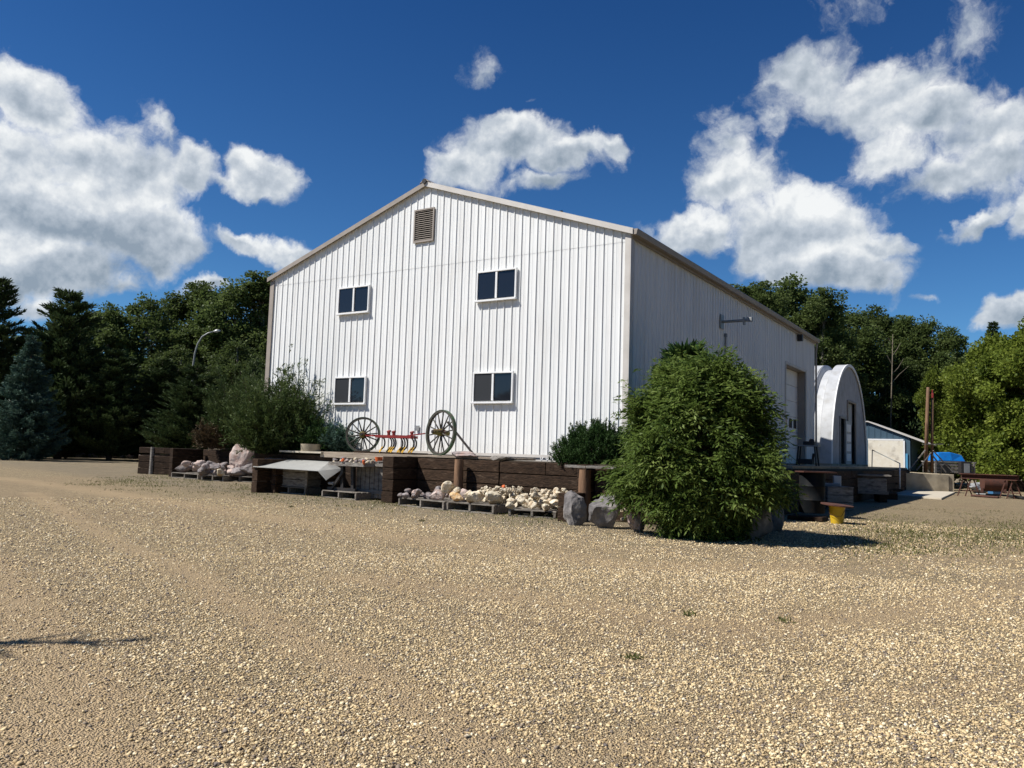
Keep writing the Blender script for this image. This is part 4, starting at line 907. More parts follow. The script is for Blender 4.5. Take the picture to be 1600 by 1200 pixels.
def tie_single(*a, **k):
    o = tie_wall(*a, **k); ch = [c for c in bpy.data.objects if c.parent == o][0]; lab, cat, nm = o['label'], o['category'], o.name; loc = o.location.copy()
    bpy.data.objects.remove(o); ch.name = nm; ch.location = loc; return tag(ch, lab, cat)
tie_single((AY(401, 760, -1.05)[0], -1.08), (-5.3, -1.2), 0, 4, 'long dark timber wall behind the sheet-covered crate and the steel stand')
XL = AY(401, 760, -2.2)[0]
tie_single((XL, -2.3), (XL+.1, -1.13), 0, 3, 'short dark timber divider left of the sheet-covered crate', th=.24, h=.30)
tie_single((XL+.40, -2.0), (XL+.46, -1.15), 0, 3, 'short dark timber upright wall under the left end of the metal sheet', th=.18, h=.235)
tie_single((K[0]-.05, K[1]), (XL+.02, -1.0), 0, 4, 'dark timber wall running back beside the juniper at the shop corner')
tie_single((-19.2, K[1]+.25), (K[0]-.15, K[1]-.12), 0, 4, 'dark timber wall behind the far rock pallets')
tie_single((-19.15, 1.6), (-19.1, 2.85), 0, 4, 'short timber divider left of the far rock pallets')
tie_single((-5.1, -2.25), (-5.1, -1.1), 0, 4, 'thick timber divider standing left of the first near rock pallet', th=.34, h=.275)
tie_single((-4.9, -1.3), (-2.5, -1.3), 0, 4, 'timber back wall with light gaps, behind the leftmost near rock pallet', h=.27)
tie_single((-2.2, -1.72), (.12, -1.78), 0, 4, 'brown timber back wall behind the cream rocks', h=.272)
tie_single((.24, -3.3), (.26, -1.95), 0, 2, 'lower right timber divider between the cream rocks and the boulders', th=.22, h=.27)
tie_single((.25, -2.6), (.26, -1.9), .545, 2, 'two upper ties stacked back on the right divider', th=.22, h=.27)
tie_single((.42, -2.25), (2.6, -2.25), 0, 4, 'dark timber wall behind the boulders, under the mugo pine', h=.262)
tie_single((2.62, -2.2), (2.62, 8), 0, 4, 'dark timber wall along the raised yard behind the big bush and the drum')
tie_single((2.62, 8.05), (2.62, 21), 0, 4, 'dark timber wall along the apron behind the low timber table')
tie_single((2.2, 30.2), (2.62, 21.05), 0, 4, 'timber wall at the far end of the apron before the quonset hut')
A, B_ = G(217, 740), G(306, 744)
tie_single(A[:2], B_[:2], 0, 4, 'low dark timber fence with a see-through gap, leftmost of the bins', h=.245, gap=(3, .07), name='timber_fence')
tie_single(A[:2]+np.array([-.1, .2]), A[:2]+np.array([-1.4, 2.6]), 0, 3, 'end of the leftmost timber bin running back from the pale post', h=.25, name='timber_fence')
def post(u, v, r, h, label, m='oldwood', y=None, square=False, lean=0):
    p = G(u, v) if y is None else AY(u, v, y); p[2] = 0; b = MB()
    if square: b.box((p[0], p[1], h/2), (2*r, 2*r, h), rz=.1, ry=lean)
    else: b.tube([(p[0], p[1], -.05), (p[0]+lean, p[1], h*.5), (p[0]+lean*1.5, p[1], h)], [r*1.05, r, r*.95], 12)
    return single('post', b, MT[m], label, 'post', smooth='auto')
post(236, 741, .085, 1.06, 'pale weathered post in front of the leftmost timber bin', 'oldwood')
post(626, 780, .13, 1.09, 'round grey-brown post at the left of the near rock pallets', 'postwood', y=-1.56)
post(716, 760, .11, 1.08, 'round post between the two near back walls, behind the rock pallets', 'postwood', y=-1.62)
post(913, 770, .13, .98, 'orange-brown round post behind the two grey boulders', 'postwood', y=-2.5)
b = MB(); p0, p1 = AY(886, 727, -2.5), AY(968, 729, -2.5); b.beam((p0[0], -2.5, 1.04), (p1[0], -2.5, 1.04), .2, .05); single('timber_beam', b, MT['oldwood'], 'thin grey capping board lying above the orange-brown post', 'beam')

# deck of planks on top of the bins
dk = empty('plank_deck', (-5.5, -.8, TZ), 'weathered plank deck carrying the wagon wheels and the red cultivator', 'deck'); b = MB()
x0 = AY(517, 705, -.9)[0]
for k in range(6):
    y = -1.32+k*.2; b.box(((x0-2.3)/2, y+.1, TZ+.035), (abs(x0+2.3), .19, .045), jit=.003)
b.build('boards', MT['plank'], dk)
b = MB(); b.bb(x0+.05, -5.3, -1.335, -1.30, TZ-.09, TZ+.01); b.build('fascia_board', MT['plank'], dk)
b = MB(); p0, p1 = AY(556, 706, -1.1)[0], AY(647, 708, -1.1)[0]; b.bb(p0, p1, -1.2, -.55, TZ+.062, TZ+.10); single('base_board', b, MT['tie'], 'dark flat board on the deck under the red cultivator', 'board')

# ------------------------------------------------------------------ pallets
def pallet(c, rz, w, d, label, h=.19, tilt=0):
    o = empty('pallet', (c[0], c[1], 0), label, 'pallet', None, rz); o.rotation_euler = (tilt, 0, rz)
    b = MB(); nb = 7
    for k in range(nb): b.box((0, -d/2+d*(k+.5)/nb, h-.012), (w+random.uniform(-.02, .02), d/nb-.04, .022), jit=.003)
    b.build('top_boards', MT['pallet'], o, local=True)
    for s in (-1, 0, 1):
        b = MB(); b.box((s*(w/2-.025), 0, h/2), (.045, d, h-.05), jit=.003); b.build('stringer', MT['pallet'], o, local=True)
    b = MB()
    for k in (0, .5, 1): b.box((0, -d/2+.06+k*(d-.12), .013), (w, .1, .022), jit=.002)
    b.build('bottom_boards', MT['pallet'], o, local=True); return o
def pal(u0, v0, u1, v1, label, d=1.15, h=.19):
    a, c = G(u0, v0), G(u1, v1); dv = (c-a)[:2]; w = np.linalg.norm(dv); rz = math.atan2(dv[1], dv[0]); nrm = np.array([-dv[1], dv[0]])/w; m = (a+c)[:2]/2+nrm*d/2
    return pallet(m, rz, w, d, label, h), m, rz, w, d, h
PA = pal(267, 746, 309, 749.5, 'pallet of mixed stones farthest left, next to the timber fence')
PB = pal(314, 751, 349, 752.5, 'middle one of the three far rock pallets')
PC = pal(352, 751.5, 396, 754, 'far pallet carrying the tall pink boulder')
PD = pal(424, 769.5, 477, 773.5, 'pallet under the sheet-covered crate')
PE = pal(502, 777, 556, 782, 'pallet under the black steel stand', d=1.25)
PF = pal(622, 790, 693, 797.5, 'leftmost of the three near rock pallets, with brown and grey stones')
PG_ = pal(697, 797.5, 771, 804, 'middle near rock pallet, with the big round cream rock')
PH = pal(794, 806.5, 868, 811, 'rightmost near rock pallet, heaped with cream rocks', h=.15)

# ------------------------------------------------------------------ rocks, each its own stone, heaped on the pallets
def shapes(mname, base, n, dims=(1, .8, .68)): return [rock_mesh('rock', base+i, (dims[0], dims[1]*random.uniform(.85, 1.1), dims[2]*random.uniform(.8, 1.15)), MT[mname], sub=3, rough=.16, cuts=12) for i in range(n)]
RC, RG_, RP = shapes('creamrock', 300, 8), shapes('greyrock', 320, 6), shapes('pinkrock', 340, 4)
class Heap:
    def __init__(s, m, rz, w, d, h): s.m, s.rz, s.w, s.d, s.h = m, rz, w, d, h; s.N = 60; s.H = np.zeros((s.N, s.N))
    def put(s, meshes, r, label, group, fx=None, fy=None, peak=(.5, .5), spread=.5, name='rock', m=.42):
        tries = []
        for _ in range(14):
            a = fx if fx is not None else min(.97, max(.03, random.gauss(peak[0], spread))); c = fy if fy is not None else min(.95, max(.03, random.gauss(peak[1], spread)))
            i0, i1 = int(max(0, (a-r*.42/s.w)*s.N)), int(min(s.N, (a+r*.42/s.w)*s.N+1)); j0, j1 = int(max(0, (c-r*.42/s.d)*s.N)), int(min(s.N, (c+r*.42/s.d)*s.N+1))
            tries.append((s.H[i0:i1, j0:j1].max(), a, c, i0, i1, j0, j1))
        z, a, c, i0, i1, j0, j1 = min(tries, key=lambda t: t[0]); s.H[i0:i1, j0:j1] = z+r*.42
        x, y = (a-.5)*s.w, (c-.5)*s.d; cs, sn = math.cos(s.rz), math.sin(s.rz)
        o = obj(name, random.choice(meshes), (s.m[0]+x*cs-y*sn, s.m[1]+x*sn+y*cs, s.h+z+r*.27), (random.uniform(-.4, .4), random.uniform(-.4, .4), random.uniform(0, 6.3)), (r,)*3)
        return tag(o, label, 'rock', group)
hp = Heap(PH[1], PH[2], PH[3], PH[4], PH[5])
for i in range(34): hp.put(RC, random.uniform(.17, .31), 'cream rock in the heap on the rightmost near pallet', 'cream rocks on the rightmost pallet', peak=(.55, .55), spread=.36)
for i in range(30): hp.put(RC, random.uniform(.11, .22), 'cream rock in the heap on the rightmost near pallet', 'cream rocks on the rightmost pallet', peak=(.75, .72), spread=.2)
hg = Heap(PG_[1], PG_[2], PG_[3], PG_[4], PG_[5])
hg.put(RC, .50, 'largest rounded cream rock, front right on the middle near pallet', None, .84, .22)
hg.put([rock_mesh('rock', 371, (1, .75, .65), MT['creamrock'])], .46, 'rough white rock lying at the front of the middle near pallet', None, .5, .15)
hg.put([rock_mesh('rock', 372, (1, .7, .6), mat('ochre_rock', (.48, .25, .07), .9, color2=(.62, .50, .33), scale=5, bump=.6, bscale=12))], .36, 'ochre yellow rock at the front left of the middle near pallet', None, .12, .14)
for i in range(24): hg.put(RC, random.uniform(.15, .28), 'cream rock lying on the middle near pallet', 'cream rocks on the middle pallet', peak=(.45, .45), spread=.36)
for i in range(84): hg.put(RC, random.uniform(.08, .14), 'small cream stone in the rubble at the back of the middle near pallet', 'small cream rubble on the middle pallet', peak=(.88, .80), spread=.22, name='stone')
hg.put([rock_mesh('rock', 373, (1, .8, .8), MT['orange'])], .12, 'small bright orange stone on top of the rubble behind the largest cream rock', None, .62, .85)
hf = Heap(PF[1], PF[2], PF[3], PF[4], PF[5])
hf.put(RP, .40, 'pinkish rock at the front right of the leftmost near pallet', None, .76, .16); hf.put(RC, .40, 'tan pointed rock beside the pinkish one on the leftmost near pallet', None, .93, .2)
hf.put(RP, .44, 'pale lilac rock at the back of the leftmost near pallet', None, .88, .62)
for i in range(24): hf.put(RG_+RP[:1], random.uniform(.15, .28), 'brown or grey rounded stone on the leftmost near pallet', 'brown and grey stones on the leftmost near pallet', peak=(.4, .45), spread=.38)
ha = Heap(PA[1], PA[2], PA[3], PA[4], PA[5])
ha.put(RG_, .62, 'round dark grey boulder at the left end of the far stone pallets', None, .16, .25); ha.put(RP, .55, 'flat reddish rock beside the round dark grey boulder', None, .6, .3)
for i in range(16): ha.put(RG_+RG_+RP[:2], random.uniform(.3, .48), 'stone heaped on the farthest left pallet', 'stones on the farthest left pallet', peak=(.75, .6), spread=.3)
hb = Heap(PB[1], PB[2], PB[3], PB[4], PB[5])
for i in range(14): hb.put(RG_+RG_+RP[:2]+RC[:2], random.uniform(.28, .46), 'stone heaped on the middle far pallet', 'stones on the middle far pallet', peak=(.5, .5), spread=.35)
c = PC[1]; me = rock_mesh('boulder', 401, (1.05, .7, 1.3), MT['pinkrock'], 4)
p = G(356, 752); o = obj('boulder', me, (c[0]-.50, c[1]-.05, .19+.60), (.1, .12, .3)); tag(o, 'tall pointed pink boulder standing on the far pallet', 'boulder')
o = obj('boulder', rock_mesh('boulder', 402, (.95, .7, .5), MT['greyrock'], 4), (c[0]+.38, c[1]-.2, .19+.2), (0, 0, .5)); tag(o, 'flat pale grey-green rock right of the tall pink boulder', 'boulder')
o = obj('boulder', rock_mesh('boulder', 403, (.8, .6, .42), MT['greyrock'], 3), (c[0]-.1, c[1]-.4, .19+.16), (0, 0, 1.5)); tag(o, 'low grey rock at the foot of the tall pink boulder', 'boulder')
def boulder(u0, u1, vt, vb, seed, m, label, dy=.0, rz=.3, tap=1.0, dep=.8):
    a, c = G(u0, vb), G(u1, vb); t = (c-CAM)@AF; w = (u1-u0)*t/FPX; h = (vb-vt)*t/FPX; cc = (a+c)/2+np.array([AF[0], AF[1], 0])*(w*dep/2+dy)
    me = rock_mesh('boulder', seed, (w*1.1, w*dep, h*1.12), MT[m], 4, rough=.22, cuts=22)
    if tap != 1:
        for v in me.vertices: k = 1+(tap-1)*(v.co.z/h+.5); v.co.x *= k; v.co.y *= k
    return tag(obj('boulder', me, (cc[0], cc[1], h*.47), (0, 0, math.atan2(AR[1], AR[0])+rz)), label, 'boulder')
boulder(876, 921, 765, 822, 411, 'boulder', 'tall dark grey-brown boulder with a tapering top, left of the squared one', tap=.55, rz=.1)
boulder(924, 978, 772, 827, 420, 'boulder', 'squared blue-grey boulder with pale veins, beside the big bush', rz=-.1)
boulder(981, 1016, 794, 832, 413, 'pinkrock', 'brownish pink boulder half covered by the left edge of the bush')
boulder(1168, 1218, 785, 846, 414, 'boulder', 'dark slanting boulder in the shade under the right side of the bush', dy=.1)
boulder(1206, 1232, 772, 832, 415, 'boulder', 'dark speckled boulder right of the slanting one, against the bush', dy=.1)
for i, (u, v, r, lb) in enumerate(((980, 806, .16, 'upper white stone wedged between squared boulder and bush'), (981, 814, .14, 'lower white stone wedged between squared boulder and bush'))):
    p = G(u, 828); p = p+np.array([AF[0], AF[1], 0])*.5; tag(obj('rock', RC[i], (p[0], p[1], .30-i*.16), (0, 0, i), (r,)*3), lb, 'rock')
hz_ = MB(); c = G(1152, 842); pts = [(c[0]+.13*math.cos(a), c[1]-.02*a*.3, .24+.22*math.sin(a)) for a in np.linspace(0, 4*math.pi, 40)]; hz_.tube(pts, .012, 6); single('garden_hose', hz_, MT['grey'], 'coil of pale hose hanging under the bush', 'hose', smooth=True)

# flat stones and ornaments on the wall tops
p = AY(724, 706, -1.3); tag(obj('flat_stone', rock_mesh('flat_stone', 431, (.85, .4, .18), MT['greyrock']), (p[0], -1.25, TZ+.1), (0, 0, 0)), 'dark bluish flat stone on the deck right of the green wagon wheel', 'stone')
p = AY(785, 716, -1.7); tag(obj('flat_stone', rock_mesh('flat_stone', 432, (.72, .3, .13), MT['oldwood']), (p[0], -1.72, TZ+.05), (0, 0, 0)), 'flat grey-brown stone on top of the brown timber wall', 'stone')
for i, (u, lb) in enumerate(((846, 'left one of three small white ornaments on the wall top'), (855, 'middle one of three small white ornaments on the wall top'), (862, 'right one of three small white ornaments on the wall top'))):
    p = AY(u, 717, -1.6); b = MB(); 
    for a in range(5): b.tube([(p[0], -1.6, TZ+.02), (p[0]+.05*math.cos(a*1.3), -1.6+.04*math.sin(a*1.3), TZ+.11)], [.008, .003], 4)
    single('white_ornament', b, MT['white'], lb, 'ornament')

# ------------------------------------------------------------------ sheet-covered crate
c, rz = PD[1], PD[2]; cr_ = empty('wooden_crate', (c[0], c[1], .19), 'weathered wooden crate on its pallet, under the bent metal sheet', 'crate', None, rz)
b = MB(); w_, d_ = PD[3]*.92, 1.0
for k in range(3):
    z = .1+k*.19; b.box((0, -d_/2, z), (w_, .035, .175), jit=.004); b.box((0, d_/2, z), (w_, .035, .175), jit=.004)
    b.box((-w_/2+.02, 0, z), (.035, d_-.04, .175), jit=.004); b.box((w_/2-.02, 0, z), (.035, d_-.04, .175), jit=.004)
b.build('boards', MT['oldwood'], cr_, local=True)
for sx in (-1, 1):
    for sy in (-1, 1): b = MB(); b.box((sx*(w_/2+.02), sy*(d_/2+.03), .3), (.08, .04, .6)); b.build('corner_board', MT['pallet'], cr_, local=True)
b = MB(); b.box((0, 0, .59), (w_*.98, d_*.95, .03)); b.build('lid', MT['oldwood'], cr_, local=True)
me = bpy.data.meshes.new('metal_sheet'); P = [AY(395, 729, -2.35), AY(416, 715.5, -1.25), AY(516, 721, -1.25), AY(497, 735.5, -2.35), AY(536, 732, -1.15), AY(510, 750, -2.3)]
me.from_pydata([tuple(p-P[0]) for p in P], [], [(0, 3, 2, 1), (3, 5, 4, 2)]); me.materials.append(MT['sheet']); o = obj('metal_sheet', me, P[0]); sm = o.modifiers.new('s', 'SOLIDIFY'); sm.thickness = .012
tag(o, 'bent pale galvanised sheet lying like a lid over the wooden crate', 'metal sheet')
p = AY(482, 712, -1.15); b = MB(); b.bb(AY(449, 712, -1.1)[0], AY(514, 712, -1.1)[0], -1.4, -.7, TZ+.005, TZ+.05); single('stone_slab', b, MT['slab'], 'pale flat slab under the round concrete ring', 'slab')
b = MB(); b.lathe([(.27, 0), (.28, .2), (.23, .2), (.22, .02)], 28, (p[0], -1.08, TZ+.05)); single('concrete_ring', b, MT['concrete'], 'round brownish concrete ring on the slab left of the deck', 'planter', smooth='auto')

# ------------------------------------------------------------------ steel stand with tray
def py(u, v, y): return tuple(AY(u, v, y))
st = empty('steel_stand', AY(535, 772, -1.9)*np.array([1, 1, 0])+np.array([0, 0, .19]), 'black steel stand with a diagonal brace, on its pallet', 'stand')
b = MB(); b.beam(py(513, 763, -1.95), py(556, 767, -1.95), .07, .09); b.build('base_tube', MT['black'], st)
for (u, v0, v1) in ((536, 764, 727), (552, 768, 726)):
    b = MB(); b.beam(py(u, v0, -1.9), py(u, v1, -1.9), .09, .09, (0, 1, 0)); b.build('upright', MT['black'], st)
b = MB(); b.beam(py(517, 766, -1.98), py(537, 736, -1.98), .06, .06); b.build('brace', MT['black'], st)
for (u, v) in ((537, 765), (553, 769)):
    b = MB(); q = np.array(py(u, v, -1.85)); b.beam(q, q+np.array([.1, 1.0, 0]), .07, .07); b.build('rear_tube', MT['black'], st)
b = MB(); q = np.array(py(514, 755, -2.02)); b.tube([q, q+np.array([.16, 0, 0])], .035, 10); b.build('jack_handle', MT['grey'], st)
q0, q1 = AY(529, 727, -1.9), AY(581, 731, -1.9); tr = empty('stone_tray', (q0[0], -1.9, q0[2]), 'shallow wooden tray of stones on top of the black steel stand', 'tray')
b = MB(); zt = q0[2]; b.bb(q0[0], q1[0], -2.2, -1.45, zt, zt+.03)
b.bb(q0[0], q1[0], -2.23, -2.2, zt, zt+.09); b.bb(q0[0], q1[0], -1.45, -1.42, zt, zt+.09); b.bb(q0[0]-.03, q0[0], -2.23, -1.42, zt, zt+.09); b.bb(q1[0], q1[0]+.03, -2.23, -1.42, zt, zt+.09)
b.build('tray_box', MT['oldwood'], tr)
ht = Heap(((q0[0]+q1[0])/2, -1.83), 0, q1[0]-q0[0]-.05, .66, zt+.03)
for i in range(48): ht.put(RC+RG_, random.uniform(.11, .19), 'small stone in the tray on the steel stand', 'small stones in the tray', peak=(.5, .5), spread=.33, name='stone')
def lump(u, v, y, s, seed, lb):
    p = AY(u, v, y); tag(obj('orange_marker', rock_mesh('orange_marker', seed, s, MT['orange'], 2, .5), p, (0, 0, .2)), lb, 'marker')
lump(535, 719, -2.25, (.11, .08, .10), 451, 'crumpled orange marker at the left end of the stone tray'); lump(568, 722, -2.27, (.07, .06, .15), 452, 'orange marker hanging from the front of the stone tray')
b = MB(); q = AY(592, 716, -1.7); b.lathe([(.08, 0), (.10, .11), (.095, .11), (.07, .02)], 16, (q[0], -1.7, q[2]-.08)); single('orange_tub', b, MT['orange'], 'small orange tub between the stone tray and the thick timber divider', 'tub', smooth='auto')
p = AY(586, 770, -1.55); gc = empty('slatted_crate', (p[0], p[1], 0), 'grey slatted crate standing behind the steel stand, against the thick divider', 'crate'); b = MB()
for k in range(6): b.box((p[0]-.38+k*.15, -1.75, .5), (.13, .025, .9), jit=.005)
for k in range(6): b.box((p[0]-.42, -1.7+k*.08, .5), (.025, .07, .9), jit=.003)
b.build('slats', MT['oldwood'], gc); b = MB(); b.box((p[0], -1.78, .85), (.95, .03, .09)); b.box((p[0], -1.78, .2), (.95, .03, .09)); b.build('cross_boards', MT['oldwood'], gc); b = MB(); b.box((p[0], -1.5, .955), (1.05, .55, .03)); b.build('lid', MT['oldwood'], gc)
b = MB(); q = AY(590, 720, -1.7); b.box((q[0]+.05, -1.6, q[2]-.11), (.75, .5, .05)); single('grey_board', b, MT['oldwood'], 'grey board carrying the small orange tub', 'board')

# ------------------------------------------------------------------ wagon wheels
def wheel(name, label, c, R, rz, spokes, lean=0, hublen=.26, rimm='green', wdt=.075):
    o = empty(name, c, label, 'wheel', None); o.rotation_euler = (lean, 0, rz)
    def ring(r0, r1, w): 
        b = MB(); n = 56; prof = [(r0, -w/2), (r1, -w/2), (r1, w/2), (r0, w/2)]
        b.add([(r*math.cos(2*math.pi*k/n), y, r*math.sin(2*math.pi*k/n)) for (r, y) in prof for k in range(n)], [(i*n+k, i*n+(k+1) % n, ((i+1) % 4)*n+(k+1) % n, ((i+1) % 4)*n+k) for i in range(4) for k in range(n)]); return b
    rim = ring(R-.055, R-.012, wdt).build('rim', MT['wheelwood'], o, local=True, smooth='auto'); ring(R-.011, R, wdt+.012).build('tyre', MT[rimm], o, local=True, smooth='auto')
    hb = MB(); hb.tube([(0, -hublen/2, 0), (0, -hublen/4, 0), (0, 0, 0), (0, hublen/4, 0), (0, hublen/2, 0)], [.055, .075, .095, .075, .055], 16); h = hb.build('hub', MT['hub'], o, local=True, smooth='auto')
    b = MB(); b.tube([(0, -hublen/2-.03, 0), (0, -hublen/2, 0)], [.035, .04], 12); b.build('axle_cap', MT['black'], h, local=True)
    b = MB(); b.tube([(0, .028, 0), (0, .05, 0)], [.102, .102], 18); b.build('hub_band', MT['red'], h, local=True)
    for k in range(spokes):
        a = 2*math.pi*(k+.3)/spokes; d = (math.cos(a), math.sin(a)); b = MB()
        b.tube([(d[0]*.085, (-1)**k*.015, d[1]*.085), (d[0]*(R-.05), 0, d[1]*(R-.05))], [.021, .015], 7); b.build('spoke', MT['wheelwood'], o, local=True, smooth=True)
    return o
p = AY(567, 677, -.85); wheel('wagon_wheel', 'dark spoked wagon wheel turned to the viewer, left of the red cultivator', (p[0], p[1], TZ+.06+.475), .475, rad(26), 14, lean=rad(-4))
p = AY(689, 674, -.95); wheel('wagon_wheel', 'larger wagon wheel with a green tyre, right of the red cultivator', (p[0], p[1], TZ+.06+.565), .565, rad(-14), 14, lean=rad(-3), hublen=.5)
b = MB(); b.beam((p[0]+.15, -.9, TZ+.9), (p[0]+.62, -.35, TZ+.08), .05, .05); single('prop_stick', b, MT['oldwood'], 'grey stick propping up the larger wagon wheel from behind', 'prop')

# ------------------------------------------------------------------ red cultivator
xa, xb = AY(583, 690, -.8)[0], AY(652, 686, -.8)[0]; zc = TZ+.10+.40
cu = empty('cultivator', ((xa+xb)/2, -.85, TZ+.1), 'small red field cultivator with curved tines and yellow points, on a dark board', 'farm tool')
b = MB(); ys = (-1.2, -.85, -.5)
for y in ys: b.beam((xa+.25-(y+.85)*.6, y, zc), (xb-.05-(y+.85)*.6, y, zc), 0.075, .065)
b.beam((xa+.3, -1.15, zc+.02), (xa+.3, -.5, zc+.02), .04, .04); b.beam((xb-.4, -1.15, zc+.02), (xb-.4, -.5, zc+.02), .04, .04)
b.beam((xa-.25, -.85, zc+.02), (xa+.4, -1.05, zc+.01), .035, .035); b.beam((xa-.25, -.85, zc+.02), (xa+.4, -.65, zc+.01), .035, .035); b.beam((xb-.3, -.85, zc+.03), (xb+.25, -.8, zc+.1), .03, .03)
b.build('frame', MT['red'], cu)
for (x, y) in ((xa+.75, -.85), (xb-.35, -.6), (xb-.7, -1.1)):
    b = MB(); b.tube([(x, y, zc+.02), (x, y, zc+.11)], .04, 8); b.tube([(x-.05, y, zc+.12), (x+.05, y, zc+.14)], .03, 8); b.build('bracket', MT['red'], cu)
for i in range(9):
    y = ys[(i*2) % 3]; x = xa+.36+(xb-xa-.5)*i/8-(y+.85)*.72; b = MB()
    pts = [(x+.16*math.sin(a)+.0, y, zc-.17+.17*math.cos(a)) for a in np.linspace(-.1, 2.3, 10)]+[(x+.02, y, zc-.36)]
    b.tube([(x-.02, y, zc)]+pts, .02, 6); tn = b.build('tine', MT['black'], cu, smooth=True)
    b = MB(); b.beam((x+.10, y, zc-.27), (x+.0, y-.02, zc-.40), .045, .014, (0, 1, 0)); b.build('point', MT['yellow'], tn)

# ------------------------------------------------------------------ right side of the yard
p = G(1269, 808); dr_ = empty('oil_drum', (p[0], p[1], .10), 'dark steel drum with rolled hoops and a rusty board on top', 'drum'); R = .285; H = .93
prof = [(R*.97, 0), (R, .02), (R, .28), (R+.012, .30), (R, .32), (R, .60), (R+.012, .62), (R, .64), (R, H-.02), (R+.01, H-.01), (R+.01, H), (R-.02, H), (R-.03, H-.02)]
MB().lathe(prof, 32, (0, 0, 0)).build('drum_shell', MT['drum'], dr_, smooth='auto', local=True)
b = MB(); b.box((p[0]+.06, p[1], .1+H+.02), (.78, .66, .03), rz=.6); single('rusty_board', b, MT['rust'], 'rusty reddish plate lying on the dark steel drum', 'plate')
b = MB(); a = G(1231, 812); c = G(1296, 817); b.beam((a[0], a[1]+.25, .05), (c[0]-.15, c[1]+.35, .05), .62, .1); single('timber_sill', b, MT['tie'], 'low dark timber on the ground under the steel drum', 'timber', bevel=.01)
p = G(1308, 818); bk = empty('yellow_bucket', (p[0], p[1], .0), 'yellow bucket on the gravel in front of the steel drum', 'bucket')
MB().lathe([(.125, 0), (.16, .34), (.172, .34), (.172, .365), (.155, .365), (.12, .02)], 24).build('bucket_shell', MT['yellowtub'], bk, smooth='auto', local=True)
b = MB(); b.tube([(-.165, -.02, .30), (-.12, -.16, .20), (0, -.19, .155), (.12, -.16, .17), (.165, -.02, .30)], .005, 5); b.build('bail_handle', MT['rust'], bk, local=True)
b = MB(); b.lathe([(.0, .0), (.33, .0), (.33, .025), (.0, .025)], 28, (p[0], p[1], .375), cap=False); o = single('rusty_disc', b, MT['rust'], 'thin rusty disc lying on the yellow bucket', 'disc', smooth='auto'); o.rotation_euler = (0, rad(5), 0)
def wcrate(u0, u1, vt, vb, dep, label, m='oldwood', name='wooden_box'):
    a, c = G(u0, vb), G(u1, vb); t = (a-CAM)@AF; h = (vb-vt)*t/FPX; w = (u1-u0)*t/FPX; ang = math.atan2(AR[1], AR[0]); cc = (a+c)/2+np.array([AF[0], AF[1], 0])*dep/2
    o = empty(name, (cc[0], cc[1], 0), label, 'box', None, ang); b = MB(); n = 3
    for k in range(n):
        z = h*(k+.5)/n; 
        for s in (-1, 1): b.box((0, s*dep/2, z), (w, .03, h/n-.015), jit=.004); b.box((s*w/2, 0, z), (.03, dep-.04, h/n-.015), jit=.004)
    b.build('side_boards', MT[m], o, local=True); b = MB(); b.box((0, 0, h+.015), (w*1.05, dep*1.05, .03), jit=.004); b.build('lid', MT[m], o, local=True); return o, h, cc
w1 = wcrate(1293, 1333, 762, 797, .7, 'grey wooden box with a flat lid right of the steel drum')
b = MB(); c = w1[2]; b.box((c[0]-.12, c[1]-.05, w1[1]+.07), (.5, .3, .07), rz=.2); single('grey_tray', b, MT['grey'], 'thin grey metal tray on the wooden box', 'tray', bevel=.01)
b = MB(); b.box((c[0]+.0, c[1]+.25, w1[1]+.17), (.20, .16, .29), rz=.4); single('meter_box', b, MT['tanlight'], 'small upright cream box behind the grey tray', 'box', bevel=.015)
# low table of stacked timbers
t0 = G(1338, 784); t1 = G(1385, 786); ang = math.atan2(AR[1], AR[0]); cc = (t0+t1)/2+np.array([AF[0], AF[1], 0])*.5
tt = empty('timber_table', (cc[0], cc[1], 0), 'low table of heavy weathered timbers, sunlit, left of the stair railing', 'table', None, ang-.25); b = MB()
for k in range(5): b.box((0, -.42+k*.21, .91), (1.5, .195, .05), jit=.006)
b.build('top_planks', MT['oldwood'], tt, local=True)
for s in (-1, 1):
    b = MB(); b.box((s*.5, 0, .14), (.24, 1.0, .24)); b.build('foot_timber', MT['tie'], tt, local=True, bevel=.01)
    b = MB(); b.box((0, s*.38, .56), (1.25, .12, .5)); b.build('side_timber', MT['oldwood'], tt, local=True, bevel=.01)
b = MB(); b.box((0, 0, .33), (1.35, .9, .1)); b.build('lower_shelf', MT['oldwood'], tt, local=True)
b = MB(); c = G(1400, 781); b.box((c[0]-.3, c[1]+.2, .12), (.5, .7, .24), rz=.4); single('timber_block', b, MT['tie'], 'short dark timber block on the ground right of the timber table', 'timber', bevel=.012)
# work stand on the apron
p = AX(1262, 727, 1.75); ws = empty('work_stand', (p[0], p[1], 1.17), 'dark work stand with a small black machine on top, left of the drum top', 'stand'); s = ((p-CAM)@AF)/FPX
b = MB(); 
hh = (727-696)*s; b.box((p[0]+.0, p[1], 1.17+hh), (.7, .45, .04)); b.build('table_top', MT['grey'], ws)
for (dx, dy) in ((-.3, -.18), (.3, -.18), (-.3, .18), (.3, .18)):
    b = MB(); b.beam((p[0]+dx, p[1]+dy, 1.17), (p[0]+dx*.8, p[1]+dy*.8, 1.17+hh-.02), .045, .045, (0, 1, 0)); b.build('leg', MT['black'], ws)
b = MB(); b.box((p[0]+.05, p[1], 1.17+hh+.08), (.34, .22, .12)); b.lathe([(.08, 0), (.085, .05), (.05, .10)], 14, (p[0]+.12, p[1], 1.17+hh+.12)); b.build('machine', MT['black'], ws, bevel=.01)
